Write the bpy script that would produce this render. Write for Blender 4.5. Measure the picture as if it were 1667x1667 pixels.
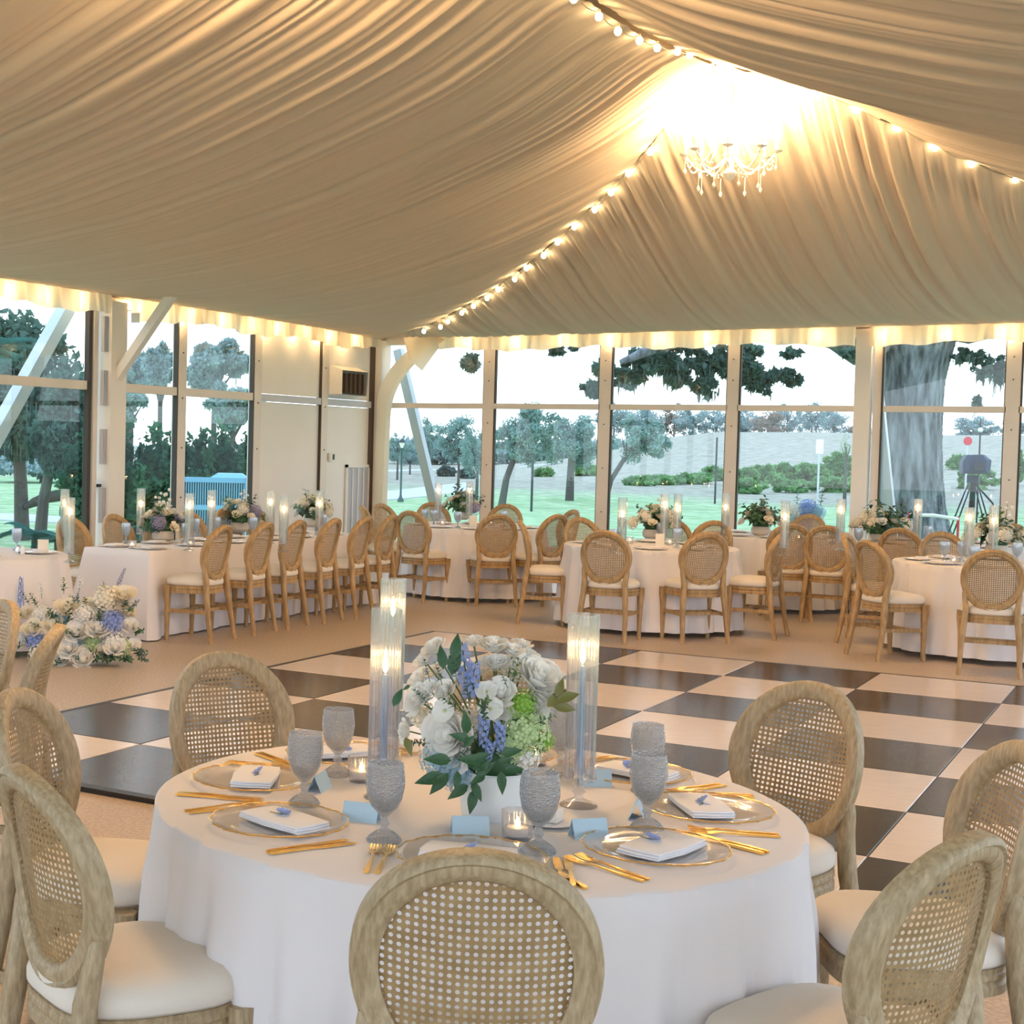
import bpy, math, random
import numpy as np
from mathutils import Vector, Matrix
PI = math.pi
SC = bpy.context.scene
COL = SC.collection
for o in list(bpy.data.objects): bpy.data.objects.remove(o)

# ------------------------------------------------------------------ camera
FPX, PITCH, ROLL, YAW = 2460.8, .04089, .0223, .5537
PCX, PCY, EYE = 446.07, 820.42, 1.6357
def cam_axes():
    cy, sy = math.cos(YAW), math.sin(YAW)
    right = np.array([cy, sy, 0]); fwd = np.array([-sy, cy, 0]); up = np.array([0, 0, 1.])
    f = fwd*math.cos(PITCH)-up*math.sin(PITCH); u = fwd*math.sin(PITCH)+up*math.cos(PITCH)
    r2 = right*math.cos(ROLL)+u*math.sin(ROLL); u2 = -right*math.sin(ROLL)+u*math.cos(ROLL)
    return r2, u2, f
AR, AU, AF = cam_axes()
cam = bpy.data.cameras.new('camera'); camo = bpy.data.objects.new('camera', cam); COL.objects.link(camo)
m = Matrix.Identity(4)
for i in range(3):
    m[i][0] = AR[i]; m[i][1] = AU[i]; m[i][2] = -AF[i]
m[2][3] = EYE
camo.matrix_world = m
cam.sensor_width = 36; cam.lens = FPX/1667*36
cam.shift_x = (833.5-PCX)/1667; cam.shift_y = -(833.5-PCY)/1667
cam.clip_start = .05; cam.clip_end = 2000
SC.camera = camo

# ------------------------------------------------------------------ sky, exposure
w = bpy.data.worlds.new('sky'); SC.world = w; w.use_nodes = True
nt = w.node_tree; nt.nodes.clear()
out = nt.nodes.new('ShaderNodeOutputWorld'); bg = nt.nodes.new('ShaderNodeBackground')
tc = nt.nodes.new('ShaderNodeTexCoord'); sp = nt.nodes.new('ShaderNodeSeparateXYZ'); rp = nt.nodes.new('ShaderNodeValToRGB')
nt.links.new(tc.outputs['Generated'], sp.inputs[0]); nt.links.new(sp.outputs['Z'], rp.inputs[0])
rp.color_ramp.elements[0].position = 0.0; rp.color_ramp.elements[0].color = (.90, .95, 1.02, 1)
rp.color_ramp.elements[1].position = .55; rp.color_ramp.elements[1].color = (.62, .79, 1.10, 1)
nt.links.new(rp.outputs[0], bg.inputs[0]); bg.inputs[1].default_value = 1.75
nt.links.new(bg.outputs[0], out.inputs[0])
vs = SC.view_settings
vs.view_transform = 'Standard'; vs.look = 'None'; vs.gamma = 1; vs.use_curve_mapping = False
vs.exposure = 0.62
LAMP_E = 1.35
def point_light(name, loc, watts, col=(1, .62, .29), r=.03, parent=None):
    l = bpy.data.lights.new(name, 'POINT'); l.energy = watts*LAMP_E; l.color = col; l.shadow_soft_size = r
    o = bpy.data.objects.new(name, l); o.location = loc; COL.objects.link(o)
    if parent: o.parent = parent
    return o

# ------------------------------------------------------------------ pixel rays -> places on real planes
def ray(u, v): return AR*((u-PCX)/FPX) - AU*((v-PCY)/FPX) + AF
def at(u, v, z=0.0):
    d = ray(u, v); t = (z-EYE)/d[2]; return (d[0]*t, d[1]*t, z)
def atX(u, v, X): d = ray(u, v); t = X/d[0]; return (X, d[1]*t, EYE+d[2]*t)
def atY(u, v, Y): d = ray(u, v); t = Y/d[1]; return (d[0]*t, Y, EYE+d[2]*t)
def atD(u, v, D): d = ray(u, v); return (d[0]*D, d[1]*D, EYE+d[2]*D)

# ------------------------------------------------------------------ mesh builder
class MB:
    def __init__(s): s.v = []; s.f = []; s.m = []
    def add(s, vs, fs, mi=0):
        b = len(s.v); s.v += [tuple(p) for p in vs]; s.f += [tuple(i+b for i in f) for f in fs]; s.m += [mi]*len(fs); return s
    def box(s, c, d, rz=0, mi=0, taper=1.0):
        cx, cy, cz = c; dx, dy, dz = d[0]/2, d[1]/2, d[2]/2; cs, sn = math.cos(rz), math.sin(rz); P = []
        for z in (-1, 1):
            k = 1 if z > 0 else taper
            for x, y in ((-1, -1), (1, -1), (1, 1), (-1, 1)):
                X, Y = x*dx*k, y*dy*k; P.append((cx+X*cs-Y*sn, cy+X*sn+Y*cs, cz+z*dz))
        return s.add(P, [(3, 2, 1, 0), (4, 5, 6, 7), (0, 1, 5, 4), (1, 2, 6, 5), (2, 3, 7, 6), (3, 0, 4, 7)], mi)
    def loft(s, rings, close=True, cap=True, mi=0):
        n = len(rings[0]); V = [p for r in rings for p in r]; F = []
        for i in range(len(rings)-1):
            for j in range(n if close else n-1):
                k = (j+1) % n; F.append((i*n+j, i*n+k, (i+1)*n+k, (i+1)*n+j))
        if cap:
            F.append(tuple(range(n-1, -1, -1))); F.append(tuple((len(rings)-1)*n+j for j in range(n)))
        return s.add(V, F, mi)
    def tube(s, pts, r, seg=8, mi=0, cap=True, sq=False):
        pts = [Vector(p) for p in pts]; n = len(pts); R = []
        rr = r if isinstance(r, (list, tuple)) else [r]*n
        t0 = (pts[1]-pts[0]).normalized(); a = Vector((0, 0, 1)) if abs(t0.z) < .9 else Vector((1, 0, 0))
        nx = t0.cross(a).normalized()
        for i in range(n):
            t = (pts[min(i+1, n-1)]-pts[max(i-1, 0)]).normalized()
            nx = (nx-t*nx.dot(t)); nx = nx.normalized() if nx.length > 1e-6 else t.orthogonal().normalized()
            ny = t.cross(nx)
            R.append([pts[i]+(nx*math.cos(2*PI*(k+.5*sq)/seg)+ny*math.sin(2*PI*(k+.5*sq)/seg))*rr[i] for k in range(seg)])
        return s.loft(R, True, cap, mi)
    def beam(s, pts, wd, mi=0):
        """square section through pts; wd list of (wx, wy) sizes in world x,y"""
        R = []
        for p, (a, b) in zip(pts, wd):
            c = .22*min(a, b)
            R.append([(p[0]+x, p[1]+y, p[2]) for x, y in ((-a/2+c, -b/2), (a/2-c, -b/2), (a/2, -b/2+c), (a/2, b/2-c), (a/2-c, b/2), (-a/2+c, b/2), (-a/2, b/2-c), (-a/2, -b/2+c))])
        return s.loft(R, True, True, mi)
    def lathe(s, prof, seg=24, c=(0, 0, 0), mi=0, rib=0, ribn=0, cap=False):
        R = []
        for (r, z, *q) in prof:
            k = rib*(q[0] if q else 0)
            R.append([(c[0]+(r*(1+k*math.cos(ribn*2*PI*j/seg)))*math.cos(2*PI*j/seg), c[1]+(r*(1+k*math.cos(ribn*2*PI*j/seg)))*math.sin(2*PI*j/seg), c[2]+z) for j in range(seg)])
        return s.loft(R, True, cap, mi)
    def ball(s, c, r, seg=10, rings=6, mi=0, sz=1.0):
        return s.lathe([(max(1e-4, r*math.sin(PI*i/rings)), -r*sz*math.cos(PI*i/rings)) for i in range(rings+1)], seg, c, mi)
    def mesh(s, name, mats, smooth=40):
        me = bpy.data.meshes.new(name); me.from_pydata(s.v, [], s.f)
        for mt in (mats if isinstance(mats, (list, tuple)) else [mats]): me.materials.append(mt)
        if any(s.m): me.polygons.foreach_set('material_index', s.m)
        if smooth: me.shade_smooth(); me.set_sharp_from_angle(angle=math.radians(smooth))
        me.update(); return me
    def build(s, name, mats, parent=None, smooth=40, loc=None, rz=0):
        return link(name, s.mesh(name, mats, smooth), parent, loc, rz)
def link(name, me, parent=None, loc=None, rz=0, sc=None):
    o = bpy.data.objects.new(name, me); COL.objects.link(o)
    if parent: o.parent = parent
    if loc is not None: o.location = loc
    if rz: o.rotation_euler = (0, 0, rz) if not isinstance(rz, tuple) else rz
    if sc is not None: o.scale = sc if isinstance(sc, tuple) else (sc, sc, sc)
    return o
def thing(name, label, cat, loc=(0, 0, 0), rz=0, group=None):
    o = bpy.data.objects.new(name, None); COL.objects.link(o); o.empty_display_size = .1
    o.location = loc; o.rotation_euler = (0, 0, rz); return tag(o, label, cat, group)
def tag(o, label, cat, group=None, kind=None):
    if label: o['label'] = label
    if cat: o['category'] = cat
    if group: o['group'] = group
    if kind: o['kind'] = kind
    return o
def struct(o, label=None):
    o['kind'] = 'structure'
    if label: o['label'] = label
    return o
def copy_tree(o, parent=None):
    c = o.copy(); COL.objects.link(c)
    if parent: c.parent = parent
    for ch in o.children: copy_tree(ch, c)
    return c
def dup(root, loc, rz, label, group=None, sc=None):
    r = copy_tree(root); r.location = loc; r.rotation_euler = (0, 0, rz); r['label'] = label
    if group: r['group'] = group
    if sc: r.scale = (sc, sc, sc)
    return r

# ------------------------------------------------------------------ materials
def mat(name, col=(.8, .8, .8), rough=.5, metal=0, spec=.5, var=None, scale=8, stretch=(1, 1, 1), bump=0, bscale=None, trans=0, coat=0, alpha=1, sheen=0, emit=None, es=0, detail=4, coord='Object'):
    M = bpy.data.materials.new(name); M.use_nodes = True; n = M.node_tree; b = n.nodes['Principled BSDF']
    b.inputs['Base Color'].default_value = (*col, 1); b.inputs['Roughness'].default_value = rough
    b.inputs['Metallic'].default_value = metal; b.inputs['Specular IOR Level'].default_value = spec
    b.inputs['Transmission Weight'].default_value = trans; b.inputs['Coat Weight'].default_value = coat
    b.inputs['Sheen Weight'].default_value = sheen; b.inputs['Alpha'].default_value = alpha
    if emit: b.inputs['Emission Color'].default_value = (*emit, 1); b.inputs['Emission Strength'].default_value = es
    if var or bump:
        t = n.nodes.new('ShaderNodeTexCoord'); mp = n.nodes.new('ShaderNodeMapping'); mp.inputs['Scale'].default_value = stretch
        n.links.new(t.outputs[coord], mp.inputs[0]); no = n.nodes.new('ShaderNodeTexNoise'); no.inputs['Scale'].default_value = scale
        no.inputs['Detail'].default_value = detail; n.links.new(mp.outputs[0], no.inputs['Vector'])
        if var:
            r = n.nodes.new('ShaderNodeValToRGB'); r.color_ramp.elements[0].position = .32; r.color_ramp.elements[1].position = .68
            r.color_ramp.elements[0].color = (*var, 1); r.color_ramp.elements[1].color = (*col, 1)
            n.links.new(no.outputs['Fac'], r.inputs[0]); n.links.new(r.outputs[0], b.inputs['Base Color'])
        if bump:
            bp = n.nodes.new('ShaderNodeBump'); bp.inputs['Strength'].default_value = bump; bp.inputs['Distance'].default_value = .01
            if bscale:
                n2 = n.nodes.new('ShaderNodeTexNoise'); n2.inputs['Scale'].default_value = bscale; n.links.new(mp.outputs[0], n2.inputs['Vector']); n.links.new(n2.outputs['Fac'], bp.inputs['Height'])
            else: n.links.new(no.outputs['Fac'], bp.inputs['Height'])
            n.links.new(bp.outputs[0], b.inputs['Normal'])
    return M
def emis(name, col, s):
    M = bpy.data.materials.new(name); M.use_nodes = True; n = M.node_tree; n.nodes.clear()
    e = n.nodes.new('ShaderNodeEmission'); e.inputs[0].default_value = (*col, 1); e.inputs[1].default_value = s
    o = n.nodes.new('ShaderNodeOutputMaterial'); n.links.new(e.outputs[0], o.inputs[0]); return M
def thin_glass(name, tint=(1, 1, 1), gloss=.02, rough=0.0, body=None, bodyf=0.0, ior=1.5, emboss=0):
    """thin-walled glass: clear film with a Fresnel reflection, optional cloudy body"""
    M = bpy.data.materials.new(name); M.use_nodes = True; n = M.node_tree; n.nodes.clear()
    o = n.nodes.new('ShaderNodeOutputMaterial'); t = n.nodes.new('ShaderNodeBsdfTransparent'); t.inputs[0].default_value = (*tint, 1)
    g = n.nodes.new('ShaderNodeBsdfGlossy'); g.inputs['Roughness'].default_value = rough
    fr = n.nodes.new('ShaderNodeLayerWeight'); fr.inputs[0].default_value = .5
    pw = n.nodes.new('ShaderNodeMath'); pw.operation = 'POWER'; pw.inputs[1].default_value = 5 if ior > 1.2 else 3; n.links.new(fr.outputs['Facing'], pw.inputs[0])
    ad = n.nodes.new('ShaderNodeMath'); ad.operation = 'MULTIPLY_ADD'; ad.inputs[1].default_value = .9; ad.inputs[2].default_value = .04+gloss; n.links.new(pw.outputs[0], ad.inputs[0])
    mx = n.nodes.new('ShaderNodeMixShader'); n.links.new(ad.outputs[0], mx.inputs[0])
    if body:
        d = n.nodes.new('ShaderNodeBsdfDiffuse'); d.inputs[0].default_value = (*body, 1); tr = n.nodes.new('ShaderNodeBsdfTranslucent'); tr.inputs[0].default_value = (*body, 1)
        m2 = n.nodes.new('ShaderNodeMixShader'); m2.inputs[0].default_value = .5; n.links.new(d.outputs[0], m2.inputs[1]); n.links.new(tr.outputs[0], m2.inputs[2])
        m3 = n.nodes.new('ShaderNodeMixShader'); m3.inputs[0].default_value = bodyf; n.links.new(t.outputs[0], m3.inputs[1]); n.links.new(m2.outputs[0], m3.inputs[2])
        n.links.new(m3.outputs[0], mx.inputs[1])
    else: n.links.new(t.outputs[0], mx.inputs[1])
    if emboss:
        tc = n.nodes.new('ShaderNodeTexCoord'); no = n.nodes.new('ShaderNodeTexVoronoi'); no.inputs['Scale'].default_value = 190; bp = n.nodes.new('ShaderNodeBump'); bp.inputs['Strength'].default_value = emboss; bp.inputs['Distance'].default_value = .004
        n.links.new(tc.outputs['Object'], no.inputs['Vector']); n.links.new(no.outputs['Distance'], bp.inputs['Height']); n.links.new(bp.outputs[0], g.inputs['Normal'])
        if body: n.links.new(bp.outputs[0], d.inputs['Normal'])
    n.links.new(g.outputs[0], mx.inputs[2]); n.links.new(mx.outputs[0], o.inputs[0]); return M
def fabric(name, col, trans, rough=.9):
    """cloth that lets some light through"""
    M = bpy.data.materials.new(name); M.use_nodes = True; n = M.node_tree; n.nodes.clear()
    o = n.nodes.new('ShaderNodeOutputMaterial'); d = n.nodes.new('ShaderNodeBsdfDiffuse'); t = n.nodes.new('ShaderNodeBsdfTranslucent')
    d.inputs[0].default_value = (*col, 1); t.inputs[0].default_value = (*col, 1)
    mx = n.nodes.new('ShaderNodeMixShader'); mx.inputs[0].default_value = trans
    n.links.new(d.outputs[0], mx.inputs[1]); n.links.new(t.outputs[0], mx.inputs[2]); n.links.new(mx.outputs[0], o.inputs[0])
    tc = n.nodes.new('ShaderNodeTexCoord'); no = n.nodes.new('ShaderNodeTexNoise'); no.inputs['Scale'].default_value = 260; bp = n.nodes.new('ShaderNodeBump')
    bp.inputs['Strength'].default_value = .12; bp.inputs['Distance'].default_value = .002
    n.links.new(tc.outputs['Object'], no.inputs['Vector']); n.links.new(no.outputs['Fac'], bp.inputs['Height']); n.links.new(bp.outputs[0], d.inputs['Normal'])
    return M
def leafmat(name, col, col2, trans=.35):
    M = bpy.data.materials.new(name); M.use_nodes = True; n = M.node_tree; n.nodes.clear()
    o = n.nodes.new('ShaderNodeOutputMaterial'); d = n.nodes.new('ShaderNodeBsdfDiffuse'); t = n.nodes.new('ShaderNodeBsdfTranslucent')
    tc = n.nodes.new('ShaderNodeTexCoord'); no = n.nodes.new('ShaderNodeTexNoise'); no.inputs['Scale'].default_value = .8; no.inputs['Detail'].default_value = 6
    r = n.nodes.new('ShaderNodeValToRGB'); r.color_ramp.elements[0].position = .35; r.color_ramp.elements[1].position = .65
    r.color_ramp.elements[0].color = (*col2, 1); r.color_ramp.elements[1].color = (*col, 1)
    n.links.new(tc.outputs['Object'], no.inputs['Vector']); n.links.new(no.outputs['Fac'], r.inputs[0])
    n.links.new(r.outputs[0], d.inputs[0]); n.links.new(r.outputs[0], t.inputs[0])
    mx = n.nodes.new('ShaderNodeMixShader'); mx.inputs[0].default_value = trans
    n.links.new(d.outputs[0], mx.inputs[1]); n.links.new(t.outputs[0], mx.inputs[2]); n.links.new(mx.outputs[0], o.inputs[0]); return M

M_WOOD_LIT = mat('lamplit_oak', (.52, .35, .17), .55, var=(.33, .20, .085), scale=14, stretch=(3, 3, .7), bump=.25, bscale=60)  # far chairs: the warm tent light is painted into this orange oak
M_WOODF = mat('limed_oak', (.50, .385, .235), .5, var=(.33, .24, .13), scale=34, stretch=(3, 3, .8), bump=.25, bscale=60)
M_CANE = mat('cane', (.40, .27, .13), .5, var=(.28, .18, .08), scale=30)
M_SEAT = mat('seat_fabric', (.78, .71, .61), .9, bump=.15, scale=180, sheen=.2)
M_CLOTH = fabric('white_linen', (.89, .855, .86), .08)
M_LINER = fabric('ceiling_liner', (.72, .60, .47), .08)
M_VAL = fabric('valance_sheer', (.92, .86, .74), .5)
M_CARPET = mat('speckled_floor', (.60, .49, .385), .40, spec=.35, var=(.38, .305, .235), scale=60, detail=10, bump=.15, bscale=40)
M_WHITE_T = mat('white_gloss_tile', (.76, .665, .60), .16, spec=.4, var=(.70, .61, .55), scale=6, stretch=(1, 7, 1), bump=.05, bscale=26)
M_BLACK_T = mat('black_gloss_tile', (.017, .009, .007), .12, spec=.28, var=(.034, .019, .014), scale=8, stretch=(1, 9, 1), bump=.09, bscale=30)
M_RAIL = mat('black_trim', (.008, .008, .008), .4)
M_FRAME = mat('mullion_paint', (.76, .69, .62), .5, var=(.71, .64, .57), scale=3)
M_POST = mat('post_white', (.82, .77, .70), .45)
M_WALLP = mat('wall_panel', (.80, .77, .72), .6, var=(.77, .74, .69), scale=2)
M_GASKET = mat('gasket_dark', (.05, .04, .03), .6)
M_HINGE = mat('brown_gasket', (.10, .06, .035), .7)
M_GLASS = thin_glass('window_glass', (.93, .985, .975), -.005, ior=1.5)
M_CLEAR = thin_glass('clear_glass', (.93, .94, .95), .06, .02, body=(.85, .85, .88), bodyf=.10)
M_RIBG = thin_glass('ribbed_glass', (.93, .93, .94), .10, .04, body=(.80, .79, .82), bodyf=.11)
M_SMOKE = thin_glass('smoke_goblet_glass', (.84, .86, .89), .10, .06, body=(.56, .58, .60), bodyf=.36, emboss=.8)
M_PLG = thin_glass('plate_glass', (.98, .975, .97), .0, .05, body=(.9, .88, .86), bodyf=.10)
M_BLUEG = thin_glass('far_goblet_glass', (.80, .86, .92), .14, .05, body=(.70, .76, .82), bodyf=.35)
M_GOLD = mat('gold', (1.0, .66, .20), .22, metal=1)
M_GOLDR = mat('gold_rim', (.95, .66, .28), .25, metal=1)
M_NAPK = mat('napkin', (.88, .87, .90), .9, bump=.1, scale=120)
M_CARD = mat('blue_card', (.50, .68, .80), .7)
M_CARDW = mat('cream_card', (.86, .80, .70), .8)
M_CANDB = mat('blue_wax', (.34, .52, .78), .5, spec=.3)
M_CANDW = mat('white_wax', (.85, .80, .74), .5)
M_VASE = mat('white_vase', (.80, .84, .86), .35)
M_VASEC = mat('cream_bowl', (.62, .55, .47), .6)
M_PLATEW = mat('white_china', (.85, .85, .87), .2)
M_WHITEF = fabric('white_petal', (.93, .91, .86), .18)
M_CREAMF = fabric('cream_petal', (.92, .85, .70), .18)
M_GREENF = fabric('green_petal', (.62, .76, .42), .3)
M_LIMEF = fabric('lime_petal', (.36, .60, .12), .3)
M_BLUEF = fabric('blue_petal', (.36, .45, .78), .3)
M_AQUAF = fabric('aqua_petal', (.46, .66, .78), .3)
M_PURPF = fabric('mauve_petal', (.42, .38, .52), .3)
M_YEL = mat('anemone_centre', (.55, .58, .28), .8)
M_LEAF = mat('leaf_dark', (.045, .13, .045), .45, var=(.02, .075, .03), scale=20)
M_LEAF2 = mat('leaf_mid', (.13, .22, .07), .55, var=(.06, .13, .05), scale=20)
M_LEAFB = mat('leaf_bluegreen', (.10, .19, .16), .6, var=(.05, .10, .08), scale=20)
M_LEAFO = mat('leaf_olive', (.16, .15, .03), .45)
M_STEM = mat('stem', (.10, .16, .05), .6)
M_FLAME = emis('flame', (1, .74, .36), 16)
M_GLOWT = emis('tealight_flame', (1, .62, .25), 14)
M_BULB = emis('warm_bulb', (1, .74, .38), 34)
M_CHB = emis('chandelier_bulb', (1, .80, .50), 60)
M_WIRE = mat('wire', (.62, .55, .42), .6)
M_CRYS_LIT = mat('crystal', (1, .96, .9), .25, spec=1)  # opaque white base imitates crystal whitened by the bulbs beside it
M_BARK = mat('bark', (.27, .28, .29), .95, var=(.035, .04, .04), scale=5.0, stretch=(2.2, 2.2, .35), bump=1, bscale=9, detail=8)
M_BARK2 = mat('bark_small', (.09, .08, .07), .95)
M_GRASSP = mat('pampas', (.62, .56, .48), .9)
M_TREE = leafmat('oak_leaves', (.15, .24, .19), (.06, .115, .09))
M_TREE2 = leafmat('hazed_far_leaves', (.32, .46, .41), (.19, .31, .28))  # distance haze is mixed into this lightened leaf colour
M_TREE3 = leafmat('hazed_pale_leaves', (.36, .47, .46), (.22, .33, .33))  # paler, bluer leaves with the haze put into their colour
M_TREEA = leafmat('autumn_leaves', (.40, .30, .24), (.22, .22, .17))
M_HEDGE = leafmat('hedge_leaves', (.10, .24, .10), (.03, .09, .06))
M_BUSH = leafmat('bush_leaves', (.24, .46, .18), (.11, .26, .09))
M_MOSS = leafmat('spanish_moss', (.19, .24, .22), (.09, .12, .11))
M_PALM = leafmat('palm_leaves', (.10, .26, .22), (.04, .12, .10))
M_STEEL = mat('strut_steel', (.50, .54, .58), .4, metal=.2)
M_ACB = mat('ac_blue', (.20, .46, .66), .5)
M_ACD = mat('ac_dark', (.02, .05, .10), .7)
M_BLK = mat('black_plastic', (.015, .02, .03), .5)
M_TRIP = mat('tripod_blue', (.008, .03, .08), .6)
M_PATH = mat('path_concrete', (.52, .53, .55), .9, var=(.46, .47, .5), scale=.4)
M_GREYL = mat('vent_grey', (.55, .56, .60), .5)
M_THERM = mat('thermostat', (.75, .70, .62), .5)
M_RED = mat('red_sign', (.6, .03, .05), .5)
M_WSIGN = mat('white_sign', (.85, .85, .85), .6)
M_METAL = mat('silver', (.7, .68, .64), .25, metal=1)

def ground_mat():
    M = bpy.data.materials.new('lawn'); M.use_nodes = True; n = M.node_tree; b = n.nodes['Principled BSDF']; b.inputs['Roughness'].default_value = 1; b.inputs['Specular IOR Level'].default_value = .1
    tc = n.nodes.new('ShaderNodeTexCoord'); sp = n.nodes.new('ShaderNodeSeparateXYZ'); n.links.new(tc.outputs['Object'], sp.inputs[0])
    no = n.nodes.new('ShaderNodeTexNoise'); no.inputs['Scale'].default_value = .06; no.inputs['Detail'].default_value = 6; n.links.new(tc.outputs['Object'], no.inputs['Vector'])
    n2 = n.nodes.new('ShaderNodeTexNoise'); n2.inputs['Scale'].default_value = 1.3; n2.inputs['Detail'].default_value = 8; n.links.new(tc.outputs['Object'], n2.inputs['Vector'])
    a = n.nodes.new('ShaderNodeMath'); a.operation = 'MULTIPLY_ADD'; a.inputs[1].default_value = 50; n.links.new(no.outputs['Fac'], a.inputs[0]); n.links.new(sp.outputs['Y'], a.inputs[2])
    mr = n.nodes.new('ShaderNodeMapRange'); mr.inputs['From Min'].default_value = 100; mr.inputs['From Max'].default_value = 122; n.links.new(a.outputs[0], mr.inputs['Value'])
    g = n.nodes.new('ShaderNodeValToRGB'); g.color_ramp.elements[0].position = .38; g.color_ramp.elements[1].position = .62
    g.color_ramp.elements[0].color = (.22, .35, .16, 1); g.color_ramp.elements[1].color = (.40, .52, .31, 1); n.links.new(n2.outputs['Fac'], g.inputs[0])
    t = n.nodes.new('ShaderNodeValToRGB'); t.color_ramp.elements[0].position = .35; t.color_ramp.elements[1].position = .65
    t.color_ramp.elements[0].color = (.24, .25, .18, 1); t.color_ramp.elements[1].color = (.42, .37, .31, 1); n.links.new(n2.outputs['Fac'], t.inputs[0])
    mx = n.nodes.new('ShaderNodeMix'); mx.data_type = 'RGBA'; n.links.new(mr.outputs[0], mx.inputs['Factor']); n.links.new(g.outputs[0], mx.inputs['A']); n.links.new(t.outputs[0], mx.inputs['B'])
    n.links.new(mx.outputs['Result'], b.inputs['Base Color']); return M
M_LAWN = ground_mat()

# ================================================================== BUILDING
XW, YB, XR, XC = -9.75, 18.4, 2.85, -3.45          # left wall, back wall, right eave, ridge
Y0 = -3.2                                          # open front end of the tent behind the camera
EV = 3.1; TR = 2.17                                # eave and transom heights
# floor (speckled vinyl)
f = MB(); f.box(((XW+XR)/2, (Y0+YB)/2, -.15), (XR-XW+.6, YB-Y0+.6, .3)).build('floor', M_CARPET, None, 0); struct(bpy.data.objects['floor'], 'tan speckled vinyl floor of the tent')
# dance floor: checkerboard of tiles
T = .9144; DX, DY = -5.684, 11.905
dance = thing('dance_floor', 'glossy black and white checkerboard dance floor laid on the tan floor', 'dance floor', (DX, DY, 0))
e = MB(); nx, ny = 8, 7
e.box((nx*T/2, .02, .009), (nx*T+.08, .04, .018)); e.box((nx*T/2, -ny*T-.03, .012), (nx*T+.12, .06, .024))
e.box((-.02, -ny*T/2, .009), (.04, ny*T, .018)); e.box((nx*T+.02, -ny*T/2, .009), (.04, ny*T, .018))
e.build('edge_trim', M_RAIL, dance, 0)
def tile_mesh(mt, nm):
    b = MB(); h = T/2-.002; c = .004
    b.loft([[(-h, -h, 0), (h, -h, 0), (h, h, 0), (-h, h, 0)], [(-h, -h, .016), (h, -h, .016), (h, h, .016), (-h, h, .016)], [(-h+c, -h+c, .0185), (h-c, -h+c, .0185), (h-c, h-c, .0185), (-h+c, h-c, .0185)]])
    return b.mesh(nm, mt, 0)
tw, tb = tile_mesh(M_WHITE_T, 'white_tile'), tile_mesh(M_BLACK_T, 'black_tile')
for i in range(nx):
    for j in range(ny):
        o = link('white_tile' if (i+j) % 2 == 0 else 'black_tile', tw if (i+j) % 2 == 0 else tb, dance, ((i+.5)*T, -(j+.5)*T, 0))
        o.rotation_euler = (0, 0, (i*7+j*3) % 2*PI)

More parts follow.
